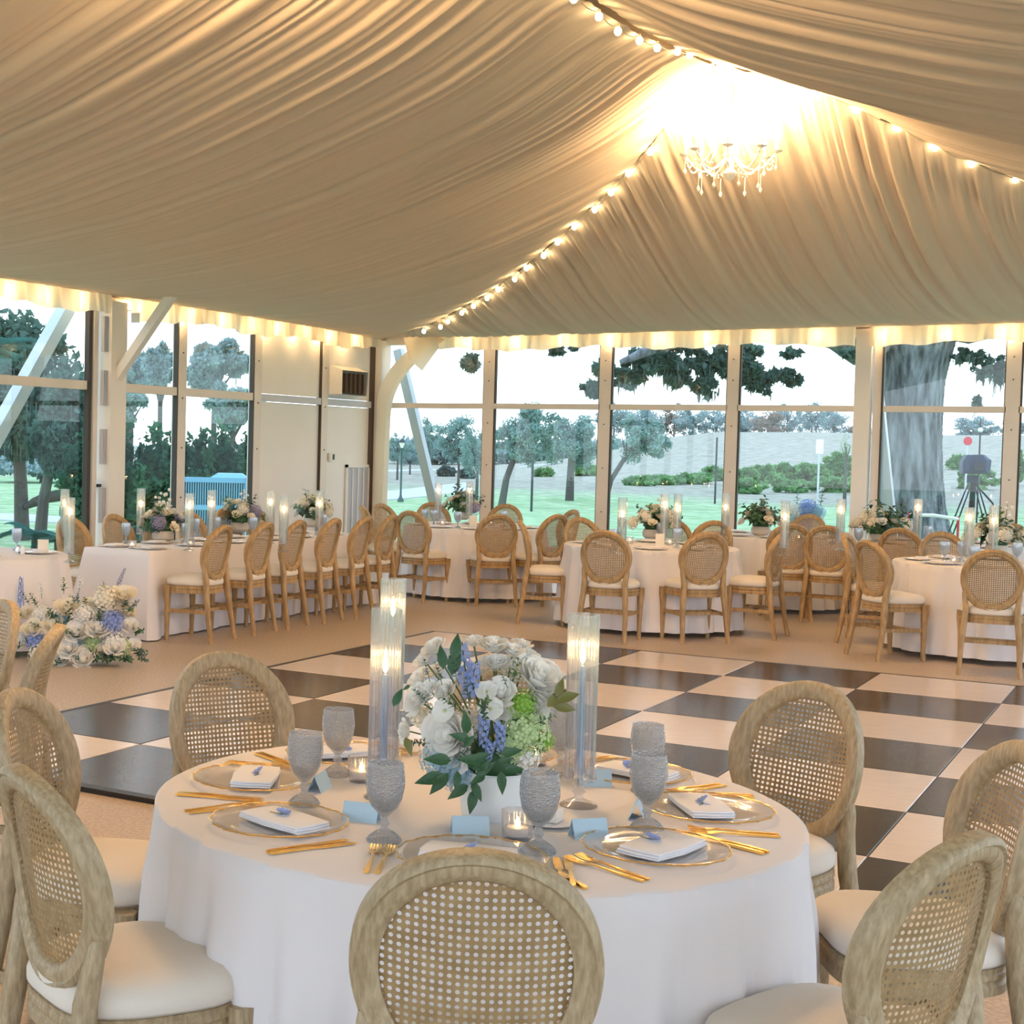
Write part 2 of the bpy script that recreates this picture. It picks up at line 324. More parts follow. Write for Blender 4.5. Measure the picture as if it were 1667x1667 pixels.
# ---- walls
def wall_frames():
    # back wall: bays between mullions
    mull = [(-8.08, .15), (-6.50, .15), (-4.91, .14), (-1.87, .15), (-.35, .13), (1.05, .13)]
    wb = thing('wall_back', None, None, (0, 0, 0)); struct(wb, 'glazed back wall of the tent with cream mullions'); del_ = None
    b = MB()
    for x, wd in mull:
        m_ = MB(); m_.box((x, YB, 1.5), (wd, .09, 3.0)); m_.box((x-wd/2-.006, YB-.01, 1.5), (.010, .05, 3.0), mi=1); m_.box((x+wd/2+.010, YB-.01, 1.5), (.018, .05, 3.0), mi=1)
        for zz in (.35, .85, 1.4, 1.95, 2.5, 2.75):
            m_.lathe([(.001, -.006), (.009, -.006), (.009, 0)], 8, (0, 0, 0), 1) if False else None
            m_.box((x, YB-.048, zz), (.014, .008, .014), mi=1)
        m_.build('mullion', [M_FRAME, M_GASKET], wb)
    m_ = MB(); m_.box((-3.42, YB-.05, 1.52), (.17, .17, 3.04)); m_.build('post', M_POST, wb)
    m_ = MB(); m_.box((-3.27, YB, 1.5), (.09, .08, 3.0)); m_.box((-3.215, YB-.02, 1.5), (.02, .07, 3.0), mi=1); m_.build('mullion', [M_FRAME, M_GASKET], wb)
    edges = [(-9.55, -8.15), (-8.01, -6.565), (-6.435, -4.97), (-4.85, -3.505), (-3.205, -1.935), (-1.805, -.415), (-.285, .985), (1.115, 2.40)]
    for a, c in edges:
        MB().box(((a+c)/2, YB-.01, TR), (c-a, .07, .07)).build('transom', M_FRAME, wb)
        MB().box(((a+c)/2, YB, .14), (c-a, .08, .28)).build('sill', M_FRAME, wb)
    for a, c in edges:
        for z0, z1 in ((.28, TR-.035), (TR+.035, 3.0)):
            MB().box(((a+c)/2, YB+.02, (z0+z1)/2), (c-a, .008, z1-z0)).build('pane', M_GLASS, wb, 0)
    MB().box(((XW+XR)/2, YB+.02, 3.04), (XR-XW, .12, .10)).build('eave_beam', M_POST, wb)
    # left wall
    wl = thing('wall_left', None, None); struct(wl, 'left wall of the tent, glazed near the post and panelled in white near the corner')
    for y, wd in ((13.72, .15), (15.28, .15), (16.89, .15), (10.55, .13), (9.0, .13), (6.9, .13), (5.3, .13), (3.7, .13), (2.1, .13)):
        m_ = MB(); m_.box((XW, y, 1.5), (.09, wd, 3.0)); m_.box((XW+.01, y-wd/2-.010, 1.5), (.06, .012, 3.0), mi=1)
        for zz in (.45, 1.0, 1.55, 2.1, 2.6): m_.box((XW+.048, y, zz), (.008, .016, .016), mi=1)
        m_.build('mullion', [M_FRAME, M_GASKET], wl)
    def hinge_strip(y, w_):
        m_ = MB(); m_.box((XW+.02, y, 1.5), (.06, w_, 3.0)); return m_
    # dark sliding-door gasket strips beside posts
    hinge_strip(12.09, .05).build('gasket_strip', M_GASKET, wl); hinge_strip(18.2, .06).build('gasket_strip', M_HINGE, wl)
    MB().box((XW+.02, 12.17, 1.5), (.08, .07, 3.0)).build('jamb', M_FRAME, wl)
    m_ = MB(); m_.box((XW+.06, 12.42, 1.52), (.20, .26, 3.04))
    m_.build('post', M_POST, wl)
    for z in (.35, .95, 1.55, 2.15, 2.7):
        b = MB()
        for k in range(4): b.box((XW+.10, 12.225+k*.022, z), (.04, .012, .36))
        b.build('louvre', M_GREYL, wl)
    MB().box((XW+.02, 12.25, 1.15), (.10, .05, .03)).build('latch', M_BLK, wl)
    wins = [(-1.0, .5), (.6, 2.03), (2.17, 3.63), (3.77, 5.23), (5.37, 6.83), (6.97, 8.93), (9.07, 10.48), (10.62, 12.06), (12.56, 13.64), (13.8, 15.2)]
    for a, c in wins:
        MB().box((XW, (a+c)/2, TR), (.07, c-a, .09)).build('transom', M_FRAME, wl)
        MB().box((XW, (a+c)/2, .14), (.08, c-a, .28)).build('sill', M_FRAME, wl)
        for z0, z1 in ((.28, TR-.045), (TR+.045, 3.0)):
            MB().box((XW-.01, (a+c)/2, (z0+z1)/2), (.008, c-a, z1-z0)).build('pane', M_GLASS, wl, 0)
    for a, c in ((15.36, 16.81), (16.97, 18.16)):
        for z0, z1 in ((0.0, TR-.045), (TR+.045, 3.0)):
            MB().box((XW-.01, (a+c)/2, (z0+z1)/2), (.03, c-a-.01, z1-z0-.01)).build('wall_board', M_WALLP, wl)
        MB().box((XW+.01, (a+c)/2, TR), (.06, c-a, .085)).build('transom', M_GREYL, wl)
    MB().box((XW+.04, 18.36, 1.52), (.22, .26, 3.04)).build('corner_post', M_POST, wl)
    MB().box((XW-.02, (Y0+YB)/2, 3.04), (.12, YB-Y0, .10)).build('eave_beam', M_POST, wl)
wall_frames()
def gathered_leg(name, label, base, pts, w_):
    """fabric-wrapped knee at a post: a curved tapering web"""
    b = MB(); R = []
    for (p, hw) in zip(pts, w_):
        p = Vector(p); R.append([(p.x-hw, p.y-.05, p.z), (p.x+hw, p.y-.07, p.z), (p.x+hw, p.y+.05, p.z), (p.x-hw, p.y+.05, p.z)])
    b.loft(R); return b
b = MB()
R = []
for s in range(14):
    k = s/13; x = -9.60+.04+(1-k)**2.2*0+k**2.4*.78; z = 2.0+k*1.06; hw = .075+.05*k
    R.append([(x-hw-.04*k, YB-.22, z), (x+hw, YB-.24, z-.03*k), (x+hw, YB-.10, z), (x-hw-.04*k, YB-.10, z)])
b.loft([[(-9.68, YB-.22, 0), (-9.52, YB-.24, 0), (-9.52, YB-.1, 0), (-9.68, YB-.1, 0)]]+R)
tag(b.build('post_drape', M_VAL, None, 60), 'cream gathered fabric sleeve curving up the corner post of the tent', 'drape')
# knee braces inside the tent at the side posts
def bar(a, c, w1, w2, mt, name, label, cat='brace', parent=None):
    a, c = Vector(a), Vector(c); b = MB(); d = (c-a); L = d.length; q = d.to_track_quat('Z', 'Y')
    b.box((0, 0, L/2), (w1, w2, L)); me = b.mesh(name, mt, 0); o = link(name, me, parent, a); o.rotation_euler = q.to_euler()
    if label: tag(o, label, cat)
    return o
bar((XW+.12, 12.42, 2.25), (-8.85, 12.42, 3.2), .09, .09, M_POST, 'knee_brace', 'white diagonal knee brace rising from the left wall post to the ceiling')
b = MB(); b.box((XW+.45, 12.30, 2.86), (.10, .012, .10)); tag(b.build('bracket', M_POST), 'small white steel bracket beside the knee brace of the left post', 'bracket')
# outside struts
o = bar((-10.2, 12.30, 2.98), (-10.2, 10.75, 1.0), .14, .14, M_STEEL, 'steel_strut', 'grey steel strut leaning outside the leftmost window'); 
o = bar((-9.62, YB+.35, 2.95), (-8.86, YB+.35, .35), .12, .12, M_STEEL, 'steel_strut', 'grey steel strut leaning outside beside the corner post')
o = bar((-3.42, YB+.35, 2.95), (-3.08, YB+.35, .35), .13, .13, M_STEEL, 'steel_strut', 'grey steel strut leaning in front of the big oak trunk')

# ---- things fixed on the white panels
t = thing('air_duct', 'beige boxy air vent high on the white side wall', 'air vent', (XW+.03, 17.36, 2.46))
b = MB(); b.box((0, 0, 0), (.03, .80, .42)); b.build('flange', M_WALLP, t)
b = MB()
b.loft([[(.0, -.36, -.19), (.0, .38, -.19), (.0, .38, .19), (.0, -.36, .19)], [(.20, -.36, -.19), (.20, .30, -.19), (.22, .30, .12), (.20, -.36, .12)]], cap=False)
b.build('hood', M_WALLP, t, 0)
b = MB(); b.box((.16, -.02, -.04), (.02, .60, .26)); b.build('dark_opening', M_HINGE, t)
for k in range(5): MB().box((.18, -.26+k*.12, -.04), (.04, .012, .26)).build('vane', M_HINGE, t)
t = thing('return_grille', 'tall grey louvred air grille low on the white side wall', 'air grille', (XW+.01, 17.86, .87))
b = MB()
for (y, z, a, c) in ((0, .47, .66, .04), (0, -.47, .66, .04), (-.31, 0, .04, .98), (.31, 0, .04, .98)): b.box((.012, y, z), (.024, a, c))
b.build('grille_frame', M_WALLP, t)
MB().box((.004, 0, 0), (.006, .6, .92)).build('back_plate', M_GREYL, t)
for k in range(3): MB().box((.016, -.15+k*.15, 0), (.014, .02, .90)).build('bar', M_WALLP, t)
b = MB()
for k in range(44): b.box((.012, 0, -.45+k*.0207), (.008, .58, .006))
b.build('slats', M_GREYL, t)['kind'] = 'stuff'
t = thing('thermostat', 'small white thermostat on the side wall panel', 'thermostat', (XW+.03, 17.12, 1.46))
MB().box((0, 0, 0), (.03, .13, .10)).build('body', M_THERM, t); MB().box((.017, .025, 0), (.004, .045, .07)).build('screen', M_BLK, t)

# ---- ceiling liner
rng = np.random.RandomState(4)
tL = np.array([0, .08, .16, .22, .32, .47, .65, .78, .85, .907, .96, 1.0])*np.array([.975]*11+[1.0]); zL_ = np.array([3.1, 3.085, 3.10, 3.12, 3.19, 3.34, 3.64, 3.94, 4.12, 4.29, 4.52, 4.72])
tR = np.array([0, .2, .4, .5, .59, .64, .69, .735, .775, .815, .858, .9, 1.0]); zR_ = np.array([3.1, 3.24, 3.46, 3.60, 3.76, 3.88, 3.99, 4.09, 4.21, 4.34, 4.46, 4.58, 4.72])
def smooth_interp(t, a, z):
    return (np.interp(t-.03, a, z)+np.interp(t+.03, a, z)*1.0+np.interp(t, a, z)*2)/4 if True else 0
def fold(u, seed, fr=((.55, .9), (1.1, .9), (2.3, .9), (3.9, .6), (6.1, .4), (9.1, .2))):
    r = np.random.RandomState(seed); y = np.zeros_like(u)
    for f_, a_ in fr:
        y += a_*np.sin(u*f_*2*PI*(1+.05*r.rand())+r.rand()*6.28+1.6*np.sin(u*f_*1.3+r.rand()*6))
    # sharpen: soft swags with narrow creases
    return -np.abs(np.sin(y*.9+u*3.0))*1.0+.35*np.sin(y)
HW = (XR-XW)/2
def liner():
    C = thing('ceiling', None, None); struct(C, 'draped ivory fabric ceiling liner of the tent')
    Ys = np.arange(Y0, YB+.001, .022); nt_ = 40
    for side in (0, 1):
        Y = Ys; tm = np.clip((YB-Y)/HW, 0, 1); V = []; S = np.linspace(0, 1, nt_)
        F = fold(Y, 11+side)
        u = ((Y-12.1) % 6.1)/6.1; hip = Y > 12.1
        sag = np.where(hip, 0, np.sin(PI*u))
        tt = tm[:, None]*S[None, :]
        yy = Y[:, None]+0*tt
        zl = smooth_interp(tt, tL, zL_); zr = smooth_interp(tt, tR, zR_)
        sg = sag[:, None]
        ridge_sag = .24*sg*np.clip(tt, 0, 1)**2
        if side == 0: z = zl-ridge_sag-.05*np.sin(PI*np.clip(S[None, :], 0, 1))*(1-.5*tm[:, None])
        else: z = np.where(hip[:, None], zr, zr*(1-sg**1.5)+(zl+.05)*sg**1.5)-ridge_sag
        amp = (.012+.042*tt)*np.clip(tm[:, None]*3, .15, 1)*np.clip((1-S[None, :])*14, .25, 1)*np.clip(S[None, :]*6, .1, 1)
        wob = fold(yy+.10*(1-tt)*np.sin(yy*.8), 11+side)
        z = z+amp*wob
        x = (XW+tt*HW) if side == 0 else (XR-tt*HW)
        P = np.stack([x, yy, z], -1).reshape(-1, 3); n = len(Y); fs = []
        for i in range(n-1):
            for j in range(nt_-1):
                a = i*nt_+j; q = (a, a+1, a+nt_+1, a+nt_); fs.append(q if side == 0 else q[::-1])
        me = bpy.data.meshes.new('liner_panel'); me.from_pydata(P.tolist(), [], fs); me.materials.append(M_LINER); me.shade_smooth()
        link('liner_panel', me, C)
    # back hip panel
    Xs = np.arange(XW, XR+.001, .02); nt_ = 44; S = np.linspace(0, 1, nt_)
    tm = np.clip(1-np.abs(Xs-XC)/HW, 0, 1); tt = tm[:, None]*S[None, :]; xx = Xs[:, None]+0*tt
    half = (1-tt)*HW+1e-3; wgt = np.clip((xx-XC)/half*.5+.5, 0, 1); wgt = wgt*wgt*(3-2*wgt)
    z = smooth_interp(tt, tL, zL_)*(1-wgt)+smooth_interp(tt, tR, zR_)*wgt-.08*np.sin(PI*S[None, :])*np.clip(tm[:, None]*1.5, 0, 1)
    drift = .55*(1-S[None, :])**1.3*np.sign(xx-XC+.2)*np.minimum(1, np.abs(xx-XC)/2)
    wob = fold(xx-drift*.9, 31, ((.8, .8), (1.9, .9), (3.9, .8), (6.3, .55), (9.7, .3)))+.35*np.sin(xx*2*PI*17+3*np.sin(xx*5))*np.clip(S[None, :]*5-4, 0, 1); amp = (.012+.036*S[None, :])*np.clip(tm[:, None]*4, .1, 1)*np.clip((1-S[None, :])*14, .3, 1)*np.clip(S[None, :]*6, .1, 1)
    z = z+amp*wob
    P = np.stack([xx, YB-tt*HW, z], -1).reshape(-1, 3); n = len(Xs)
    fs = [(i*nt_+j, i*nt_+j+1, (i+1)*nt_+j+1, (i+1)*nt_+j)[::-1] for i in range(n-1) for j in range(nt_-1)]
    me = bpy.data.meshes.new('liner_panel'); me.from_pydata(P.tolist(), [], fs); me.materials.append(M_LINER); me.shade_smooth(); link('liner_panel', me, C)
liner()
# weatherproof roof skin above the liner
b = MB()
b.add([(XW-.1, Y0, 3.3), (XC, Y0, 5.2), (XC, YB-HW, 5.2), (XW-.1, YB+.1, 3.3), (XR+.1, Y0, 3.3), (XR+.1, YB+.1, 3.3)], [(0, 1, 2, 3), (1, 4, 5, 2), (2, 5, 3)])
b.add([(XW-.1, Y0, 3.25), (XC, Y0, 5.15), (XC, YB-HW, 5.15), (XW-.1, YB+.1, 3.25), (XR+.1, Y0, 3.25), (XR+.1, YB+.1, 3.25)], [(3, 2, 1, 0), (2, 5, 4, 1), (3, 5, 2)])
b.add([(XW-.1, Y0, 3.3), (XW-.1, YB+.1, 3.3), (XR+.1, YB+.1, 3.3), (XR+.1, Y0, 3.3), (XW-.1, Y0, 3.02), (XW-.1, YB+.1, 3.02), (XR+.1, YB+.1, 3.02), (XR+.1, Y0, 3.02)], [(0, 1, 5, 4), (1, 2, 6, 5), (2, 3, 7, 6)])
struct(b.build('roof', M_POST, None, 0), 'white vinyl roof skin of the tent')
# right side posts
for y in (0.1, 6.2, 12.3, 18.3): struct(MB().box((XR-.08, y, 1.52), (.17, .17, 3.04)).build('trim_1', M_POST), 'white post on the open right side of the tent')

# ---- valances with string lights behind
def valance(a, c, seed, name, label, nrm, hgt=.23):
    a, c = Vector(a), Vector(c); L = (c-a).length; d = (c-a)/L; n = int(L/.012); r = random.Random(seed); rows = []
    ph = [r.random()*6.28 for _ in range(6)]
    for k in range(6):
        row = []
        for i in range(n+1):
            s = i/n*L
            w_ = math.sin(s*21+ph[0]+1.5*math.sin(s*5+ph[1]))*.030+math.sin(s*47+ph[2]+math.sin(s*9))*.016
            w_ *= (.25+.75*k/5)
            dz = k/5*hgt*(1+.10*math.sin(s*3.1+ph[3])+.06*math.sin(s*13+ph[4]))
            p = a+d*s+Vector(nrm)*(w_+.01*k/5); row.append((p.x, p.y, p.z-dz+.05))
        rows.append(row)
    b = MB(); b.loft(rows, False, False); o = b.build(name, M_VAL, None, 60); tag(o, label, 'valance'); return o
valance((XW+.20, Y0+.5, 3.08), (XW+.20, 12.25, 3.08), 1, 'valance', 'gathered cream valance along the left wall before the post', (1, 0, 0))
valance((XW+.20, 12.56, 3.08), (XW+.20, 18.1, 3.08), 2, 'valance', 'gathered cream valance along the left wall beyond the post', (1, 0, 0))
valance((XW+.75, YB-.20, 3.08), (-3.5, YB-.20, 3.08), 3, 'valance', 'gathered cream valance over the back windows, left stretch', (0, -1, 0))
valance((-3.34, YB-.20, 3.08), (XR-.1, YB-.20, 3.08), 4, 'valance', 'gathered cream valance over the back windows, right stretch', (0, -1, 0))
b = MB(); b.add([(-9.25, YB-.25, 3.1), (-8.75, YB-.25, 3.08), (-8.70, YB-.28, 2.93), (-8.93, YB-.3, 2.62), (-9.14, YB-.28, 2.78), (-9.0, YB-.36, 3.09), (-8.95, YB-.40, 2.86)], [(0, 5, 6, 4), (5, 1, 2, 6), (6, 2, 3), (4, 6, 3)])
tag(b.build('fabric_tail', M_VAL, None, 60), 'pointed end of cream fabric hanging beside the corner post', 'drape')
bulb_me = MB().ball((0, 0, -.03), .024, 12, 8, 0, 1.15).lathe([(.011, -.008), (.011, .012), (.004, .018)], 8, (0, 0, 0), 1, cap=True).mesh('bulb', [M_BULB, M_WIRE])
def light_string(name, label, pts, sagz=.03, watts=0, group='string lights'):
    pts = [Vector(p) for p in pts]; root = thing(name, label, 'string lights', pts[0], 0, group)
    loc = []
    for i in range(len(pts)-1):
        for k in range(4):
            q = pts[i].lerp(pts[i+1], k/4); q.z -= sagz*4*(k/4)*(1-k/4); loc.append(q-pts[0])
    loc.append(pts[-1]-pts[0])
    MB().tube(loc, .004, 5).build('wire', M_WIRE, root)
    for p in pts: link('bulb', bulb_me, root, p-pts[0])
    if watts:
        for p in pts: point_light('bulb_glow', p-pts[0]+Vector((0, 0, -.075)), watts, (1, .62, .29), .03, root)
    return root
# hip, ridge strings (places measured on the hip planes)
hl = []
for (u, v) in [(690, 538), (717, 531), (729, 522), (752, 508), (771, 497), (793, 484), (811, 470), (838, 453), (857, 435), (885, 415), (908, 393), (935, 368), (968, 340), (995, 312), (1023, 281), (1058, 246), (1087, 207), (1127, 167), (1160, 123)]:
    d = ray(u, v); k = (XW+YB)/(d[0]+d[1]); hl.append((d[0]*k, d[1]*k, EYE+d[2]*k+.02))
light_string('string_lights', 'string of warm globe bulbs climbing the left hip of the ceiling to the peak', hl)
hr = []
for (u, v) in [(1330, 145), (1395, 177), (1462, 207), (1523, 239), (1582, 266), (1653, 291), (1722, 318), (1792, 346)]:
    d = ray(u, v); k = (XC-12.1)/(d[0]-d[1]); hr.append((d[0]*k, d[1]*k, EYE+d[2]*k+.02))
light_string('string_lights', 'string of warm globe bulbs down the right hip, right of the chandelier', hr)
rd = [atX(u, v, XC+.02) for (u, v) in [(1123, 90), (1103, 84), (1070, 78), (1041, 66), (1006, 51), (975, 27), (934, -2), (885, -35), (835, -72), (780, -112)]]
light_string('string_lights', 'string of warm globe bulbs along the ridge at the top of the picture', [(p[0], p[1], p[2]+.03) for p in rd])
light_string('string_lights', 'warm bulbs glowing behind the valance over the back windows', [(x, YB-.10, 3.05) for x in (-9.0, -8.35, -7.668, -7.023, -6.4, -5.767, -5.186, -4.53, -3.899, -3.177, -2.544, -1.952, -1.3, -.7, 0, .7, 1.4, 2.0)], watts=1.0)
light_string('string_lights', 'warm bulbs glowing behind the valance along the left wall', [(XW+.10, y, 3.05) for y in (4.0, 5.2, 6.4, 7.6, 8.8, 9.5, 10.1, 10.7, 11.2, 11.75, 12.7, 13.1, 13.646, 14.272, 14.886, 15.454, 16.099, 16.705, 17.378)], watts=1.0)

# ---- chandelier
def chandelier(loc, label, power):
    root = thing('chandelier', label, 'chandelier', loc, 0)
    b = MB(); b.tube([(0, 0, .28), (0, 0, .9)], .006, 6); b.build('chain', M_METAL, root)
    b = MB(); b.lathe([(.004, -.16), (.03, -.14), (.05, -.10), (.02, -.06), (.03, 0), (.055, .03), (.03, .08), (.018, .16), (.03, .2), (.05, .24), (.02, .28), (.004, .29)], 14); b.build('column', M_CRYS_LIT, root)
    b = MB()
    for k in range(9): a = k*2*PI/9; b.tube([(.05*math.cos(a), .05*math.sin(a), .26), (.10*math.cos(a), .10*math.sin(a), .12), (.17*math.cos(a), .17*math.sin(a), 0)], .004, 5)
    b.build('bead_canopy', M_CRYS_LIT, root)
    for k in range(4):
        a = k*PI/2+.5; P = [((.03+.12*s/8)*math.cos(a), (.03+.12*s/8)*math.sin(a), .17-.05*math.sin(s/8*PI)+.05*(s/8)**2) for s in range(9)]
        arm = MB().tube(P, .006, 6).build('arm', M_CRYS_LIT, root); e_ = P[-1]
        MB().lathe([(.005, -.01), (.03, 0), (.010, .008), (.010, .05), (.002, .051)], 12, e_).build('candle_cup', M_CRYS_LIT, arm)
        MB().lathe([(.002, .05), (.014, .07), (.016, .09), (.010, .115), (.001, .14)], 10, e_).build('bulb', M_CHB, arm)
    for k in range(8):
        a = k*PI/4+.2; ca, sa = math.cos(a), math.sin(a); P = []
        for s in range(11):
            q = s/10; r_ = .03+q*.28; z = .02-.12*math.sin(q*PI*.9)+.06*q*q; P.append((r_*ca, r_*sa, z))
        arm = MB().tube(P, .007, 7).build('arm', M_CRYS_LIT, root)
        e_ = P[-1]
        b = MB(); b.lathe([(.005, -.012), (.035, 0), (.042, .008), (.012, .01), (.010, .015), (.010, .065), (.002, .066)], 14, e_); b.build('candle_cup', M_CRYS_LIT, arm)
        b = MB(); b.lathe([(.002, .065), (.014, .085), (.016, .105), (.010, .13), (.001, .155)], 10, e_); b.build('bulb', M_CHB, arm)
        point_light('bulb_glow', (e_[0], e_[1], e_[2]+.20), power, (1, .62, .29), .03, root)
        # swags and drops
        a2 = a+PI/4; f_ = ((e_[0]), (e_[1]), e_[2]); g_ = (.31*math.cos(a2), .31*math.sin(a2), e_[2]); b = MB()
        for s in range(12):
            q = s/11; b.ball((f_[0]*(1-q)+g_[0]*q, f_[1]*(1-q)+g_[1]*q, e_[2]-.11*4*q*(1-q)), .007, 6, 4)
        for s in range(9):
            q = s/8; b.ball((e_[0]*(1-q), e_[1]*(1-q), e_[2]*(1-q)-.06*q-.10*4*q*(1-q)), .006, 6, 4)
        b.build('bead_swag', M_CRYS_LIT, root, 60)['kind'] = 'stuff'
        b = MB(); b.tube([(e_[0], e_[1], e_[2]-.01), (e_[0], e_[1], e_[2]-.10)], .0025, 4); b.lathe([(.001, -.135), (.013, -.118), (.009, -.104), (.001, -.09)], 6, e_)
        b.build('crystal_drop', M_CRYS_LIT, root, 60); b = MB(); m_ = (.22*math.cos(a+.35), .22*math.sin(a+.35), -.10); b.tube([m_, (m_[0], m_[1], m_[2]-.10)], .0025, 4); b.lathe([(.001, -.14), (.013, -.12), (.009, -.105), (.001, -.09)], 6, m_)
        b.build('crystal_drop', M_CRYS_LIT, root, 60)
    return root
CH = (XC+.05, 12.4, 4.00)
chandelier(CH, 'lit crystal chandelier with curved arms hanging below the tent peak', 11).scale = (1.14, 1.14, 1.1)
chandelier((XC, 6.0, 4.05), 'second crystal chandelier on the ridge, just above the picture', 22)

# ================================================================== CHAIRS
CURV = 1.15
def ellipse_frame():
    b = MB(); n = 60; R = []
    hw, hh = .222, .240
    # moulded cross-section (radial offset from outer edge, y); the back wraps forward round the sitter
    sec = [(0, -.014), (.004, -.021), (.013, -.025), (.019, -.019), (.033, -.021), (.041, -.016), (.047, -.012), (.053, -.006), (.053, .012), (.042, .021), (.010, .022), (.0, .015)]
    for i in range(n):
        a = 2*PI*i/n; ca, sa = math.cos(a), math.sin(a); rg = []
        for o_, y in sec: rg.append(((hw-o_)*ca, y+CURV*((hw-o_)*ca)**2, (hh-o_)*sa))
        R.append(rg)
    R.append(R[0]); b.loft(R, True, False); return b
def cane():
    c = .0148; r = .0044; b = MB(); W, H_ = .176, .194; nx_ = int(W/c)+1; nz = int(H_/c)+1; th = .0012
    idx = {}
    def vid(x, z):
        k = (round(x*1e5), round(z*1e5))
        if k not in idx: idx[k] = len(b.v); b.v.append((x, CURV*x*x, z))
        return idx[k]
    for i in range(-nx_, nx_+1):
        for j in range(-nz, nz+1):
            x, z = i*c, j*c
            if (x/W)**2+(z/H_)**2 > 1.0: continue
            h = c/2; O = [(h, 0), (h, h), (0, h), (-h, h), (-h, 0), (-h, -h), (0, -h), (h, -h)]
            I = [(r*math.cos(k*PI/4), r*math.sin(k*PI/4)) for k in range(8)]
            o_ = [vid(x+p, z+q) for p, q in O]; n_ = [vid(x+p+1e-5, z+q) for p, q in I]
            for k in range(8): b.f.append((o_[k], o_[(k+1) % 8], n_[(k+1) % 8], n_[k])); b.m.append(0)
    return b
TILT = math.radians(11)
def chair_meshes(wood):
    D = {}
    D['back_frame'] = ellipse_frame().mesh('back_frame', wood, 50)
    D['cane_panel'] = cane().mesh('cane_panel', M_CANE, 0)
    # seat outline
    def outline(s, z, n=40, fw=.24, bw=.19, dp=.205):
        P = []
        for i in range(n):
            a = 2*PI*i/n; c, q = math.cos(a), math.sin(a); e_ = 2/3.6
            X = math.copysign(abs(c)**e_, c); Y = math.copysign(abs(q)**(2/2.7), q)
            wd = bw+(fw-bw)*(Y+1)/2; P.append((X*wd*s, .198+Y*dp*s, z))
        return P
    b = MB(); b.loft([outline(1.0, .392), outline(1.0, .412), outline(.98, .418), outline(.98, .424), outline(1.0, .430), outline(1.0, .440), outline(.985, .444), outline(.985, .450), outline(1.0, .456)]); D['seat_rail'] = b.mesh('seat_rail', wood, 30)
    b = MB(); b.loft([outline(.97, .456), outline(1.01, .466), outline(1.01, .486), outline(.975, .506), outline(.86, .524), outline(.6, .535), outline(.3, .539), outline(.05, .54)]); D['seat_cushion'] = b.mesh('seat_cushion', M_SEAT, 60)
    for sx, nm in ((-1, 'rl'), (1, 'rr')):
        b = MB(); P = []; W = []
        for (x, y, z, a, c) in ((.208, -.060, 0, .030, .032), (.207, -.057, .035, .036, .036), (.204, -.050, .06, .033, .036), (.198, -.026, .20, .038, .040), (.189, -.006, .34, .044, .046), (.180, .004, .42, .046, .048), (.176, .010, .50, .044, .046), (.181, .018, .55, .040, .042), (.187, .022, .585, .036, .038), (.193, .024, .615, .026, .032), (.197, .025, .635, .012, .024)):
            P.append((sx*x, y, z)); W.append((a, c))
        b.beam(P, W); D[nm] = b.mesh('rear_leg', wood, 50)
        b = MB(); P = []; W = []
        for (x, y, z, a) in ((.210, .352, 0, .030), (.210, .351, .035, .036), (.210, .349, .06, .032), (.212, .346, .28, .042), (.214, .348, .35, .050), (.216, .350, .385, .056), (.216, .350, .452, .056)):
            P.append((sx*x, y, z)); W.append((a, a))
        b.beam(P, W); D['f'+nm[1]] = b.mesh('front_leg', wood, 50)
        b = MB(); b.box((0, 0, 0), (.018, .37, .030)); D['s'+nm[1]] = b.mesh('stretcher', wood, 0)
    b = MB(); b.box((0, 0, 0), (.40, .018, .026)); D['sx'] = b.mesh('cross', wood, 0)
    b = MB(); b.box((0, 0, 0), (.36, .02, .05)); D['lr'] = b.mesh('lower_rail', wood, 0)
    return D
CM = {0: chair_meshes(M_WOOD_LIT), 1: chair_meshes(M_WOODF)}
def make_chair(label, k):
    D = CM[k]; t = thing('dining_chair', label, 'chair'); zc = .719
    fr = link('back_frame', D['back_frame'], t, (0, -.026, zc)); fr.rotation_euler = (TILT, 0, 0)
    cp = link('cane_panel', D['cane_panel'], fr, (0, .004, 0))
    link('seat_rail', D['seat_rail'], t); link('seat_cushion', D['seat_cushion'], t)
    for nm in ('rl', 'rr', 'fl', 'fr'): link('leg', D[nm], t)
    for sx, nm in ((-1, 'sl'), (1, 'sr')):
        link('stretcher', D[nm], t, (sx*.203, .160, .245)).rotation_euler = (0, 0, -sx*.03)
    link('stretcher', D['sx'], t, (0, .08, .245)); link('stretcher', D['sx'], t, (0, .24, .245))
    return t
CH0 = {0: make_chair('', 0), 1: make_chair('', 1)}; used = set()
BACKY = -.072
CHAIRS = []
def chair(P, face, label, group, k=0, ax=None):
    """P: point under the top of the back; face: point or direction angle it faces"""
    if isinstance(face, (tuple, list)): a = math.atan2(face[1]-P[1], face[0]-P[0])
    else: a = math.radians(face)
    if isinstance(face, (tuple, list)):
        r_ = math.hypot(face[0]-P[0], face[1]-P[1])
        if r_ < 1.21: P = (face[0]+(P[0]-face[0])*1.21/r_, face[1]+(P[1]-face[1])*1.21/r_)
    loc = (P[0]-BACKY*math.cos(a), P[1]-BACKY*math.sin(a), P[2] if len(P) > 2 and ax else 0)
    rz = a-PI/2
    if k not in used:
        used.add(k); o = CH0[k]; o.location = loc; o.rotation_euler = (0, 0, rz); o['label'] = label; o['group'] = group
    else: o = dup(CH0[k], loc, rz, label, group)
    CHAIRS.append((loc, label)); return o
def ct(u, v): return at(u, v, .95)[:2]

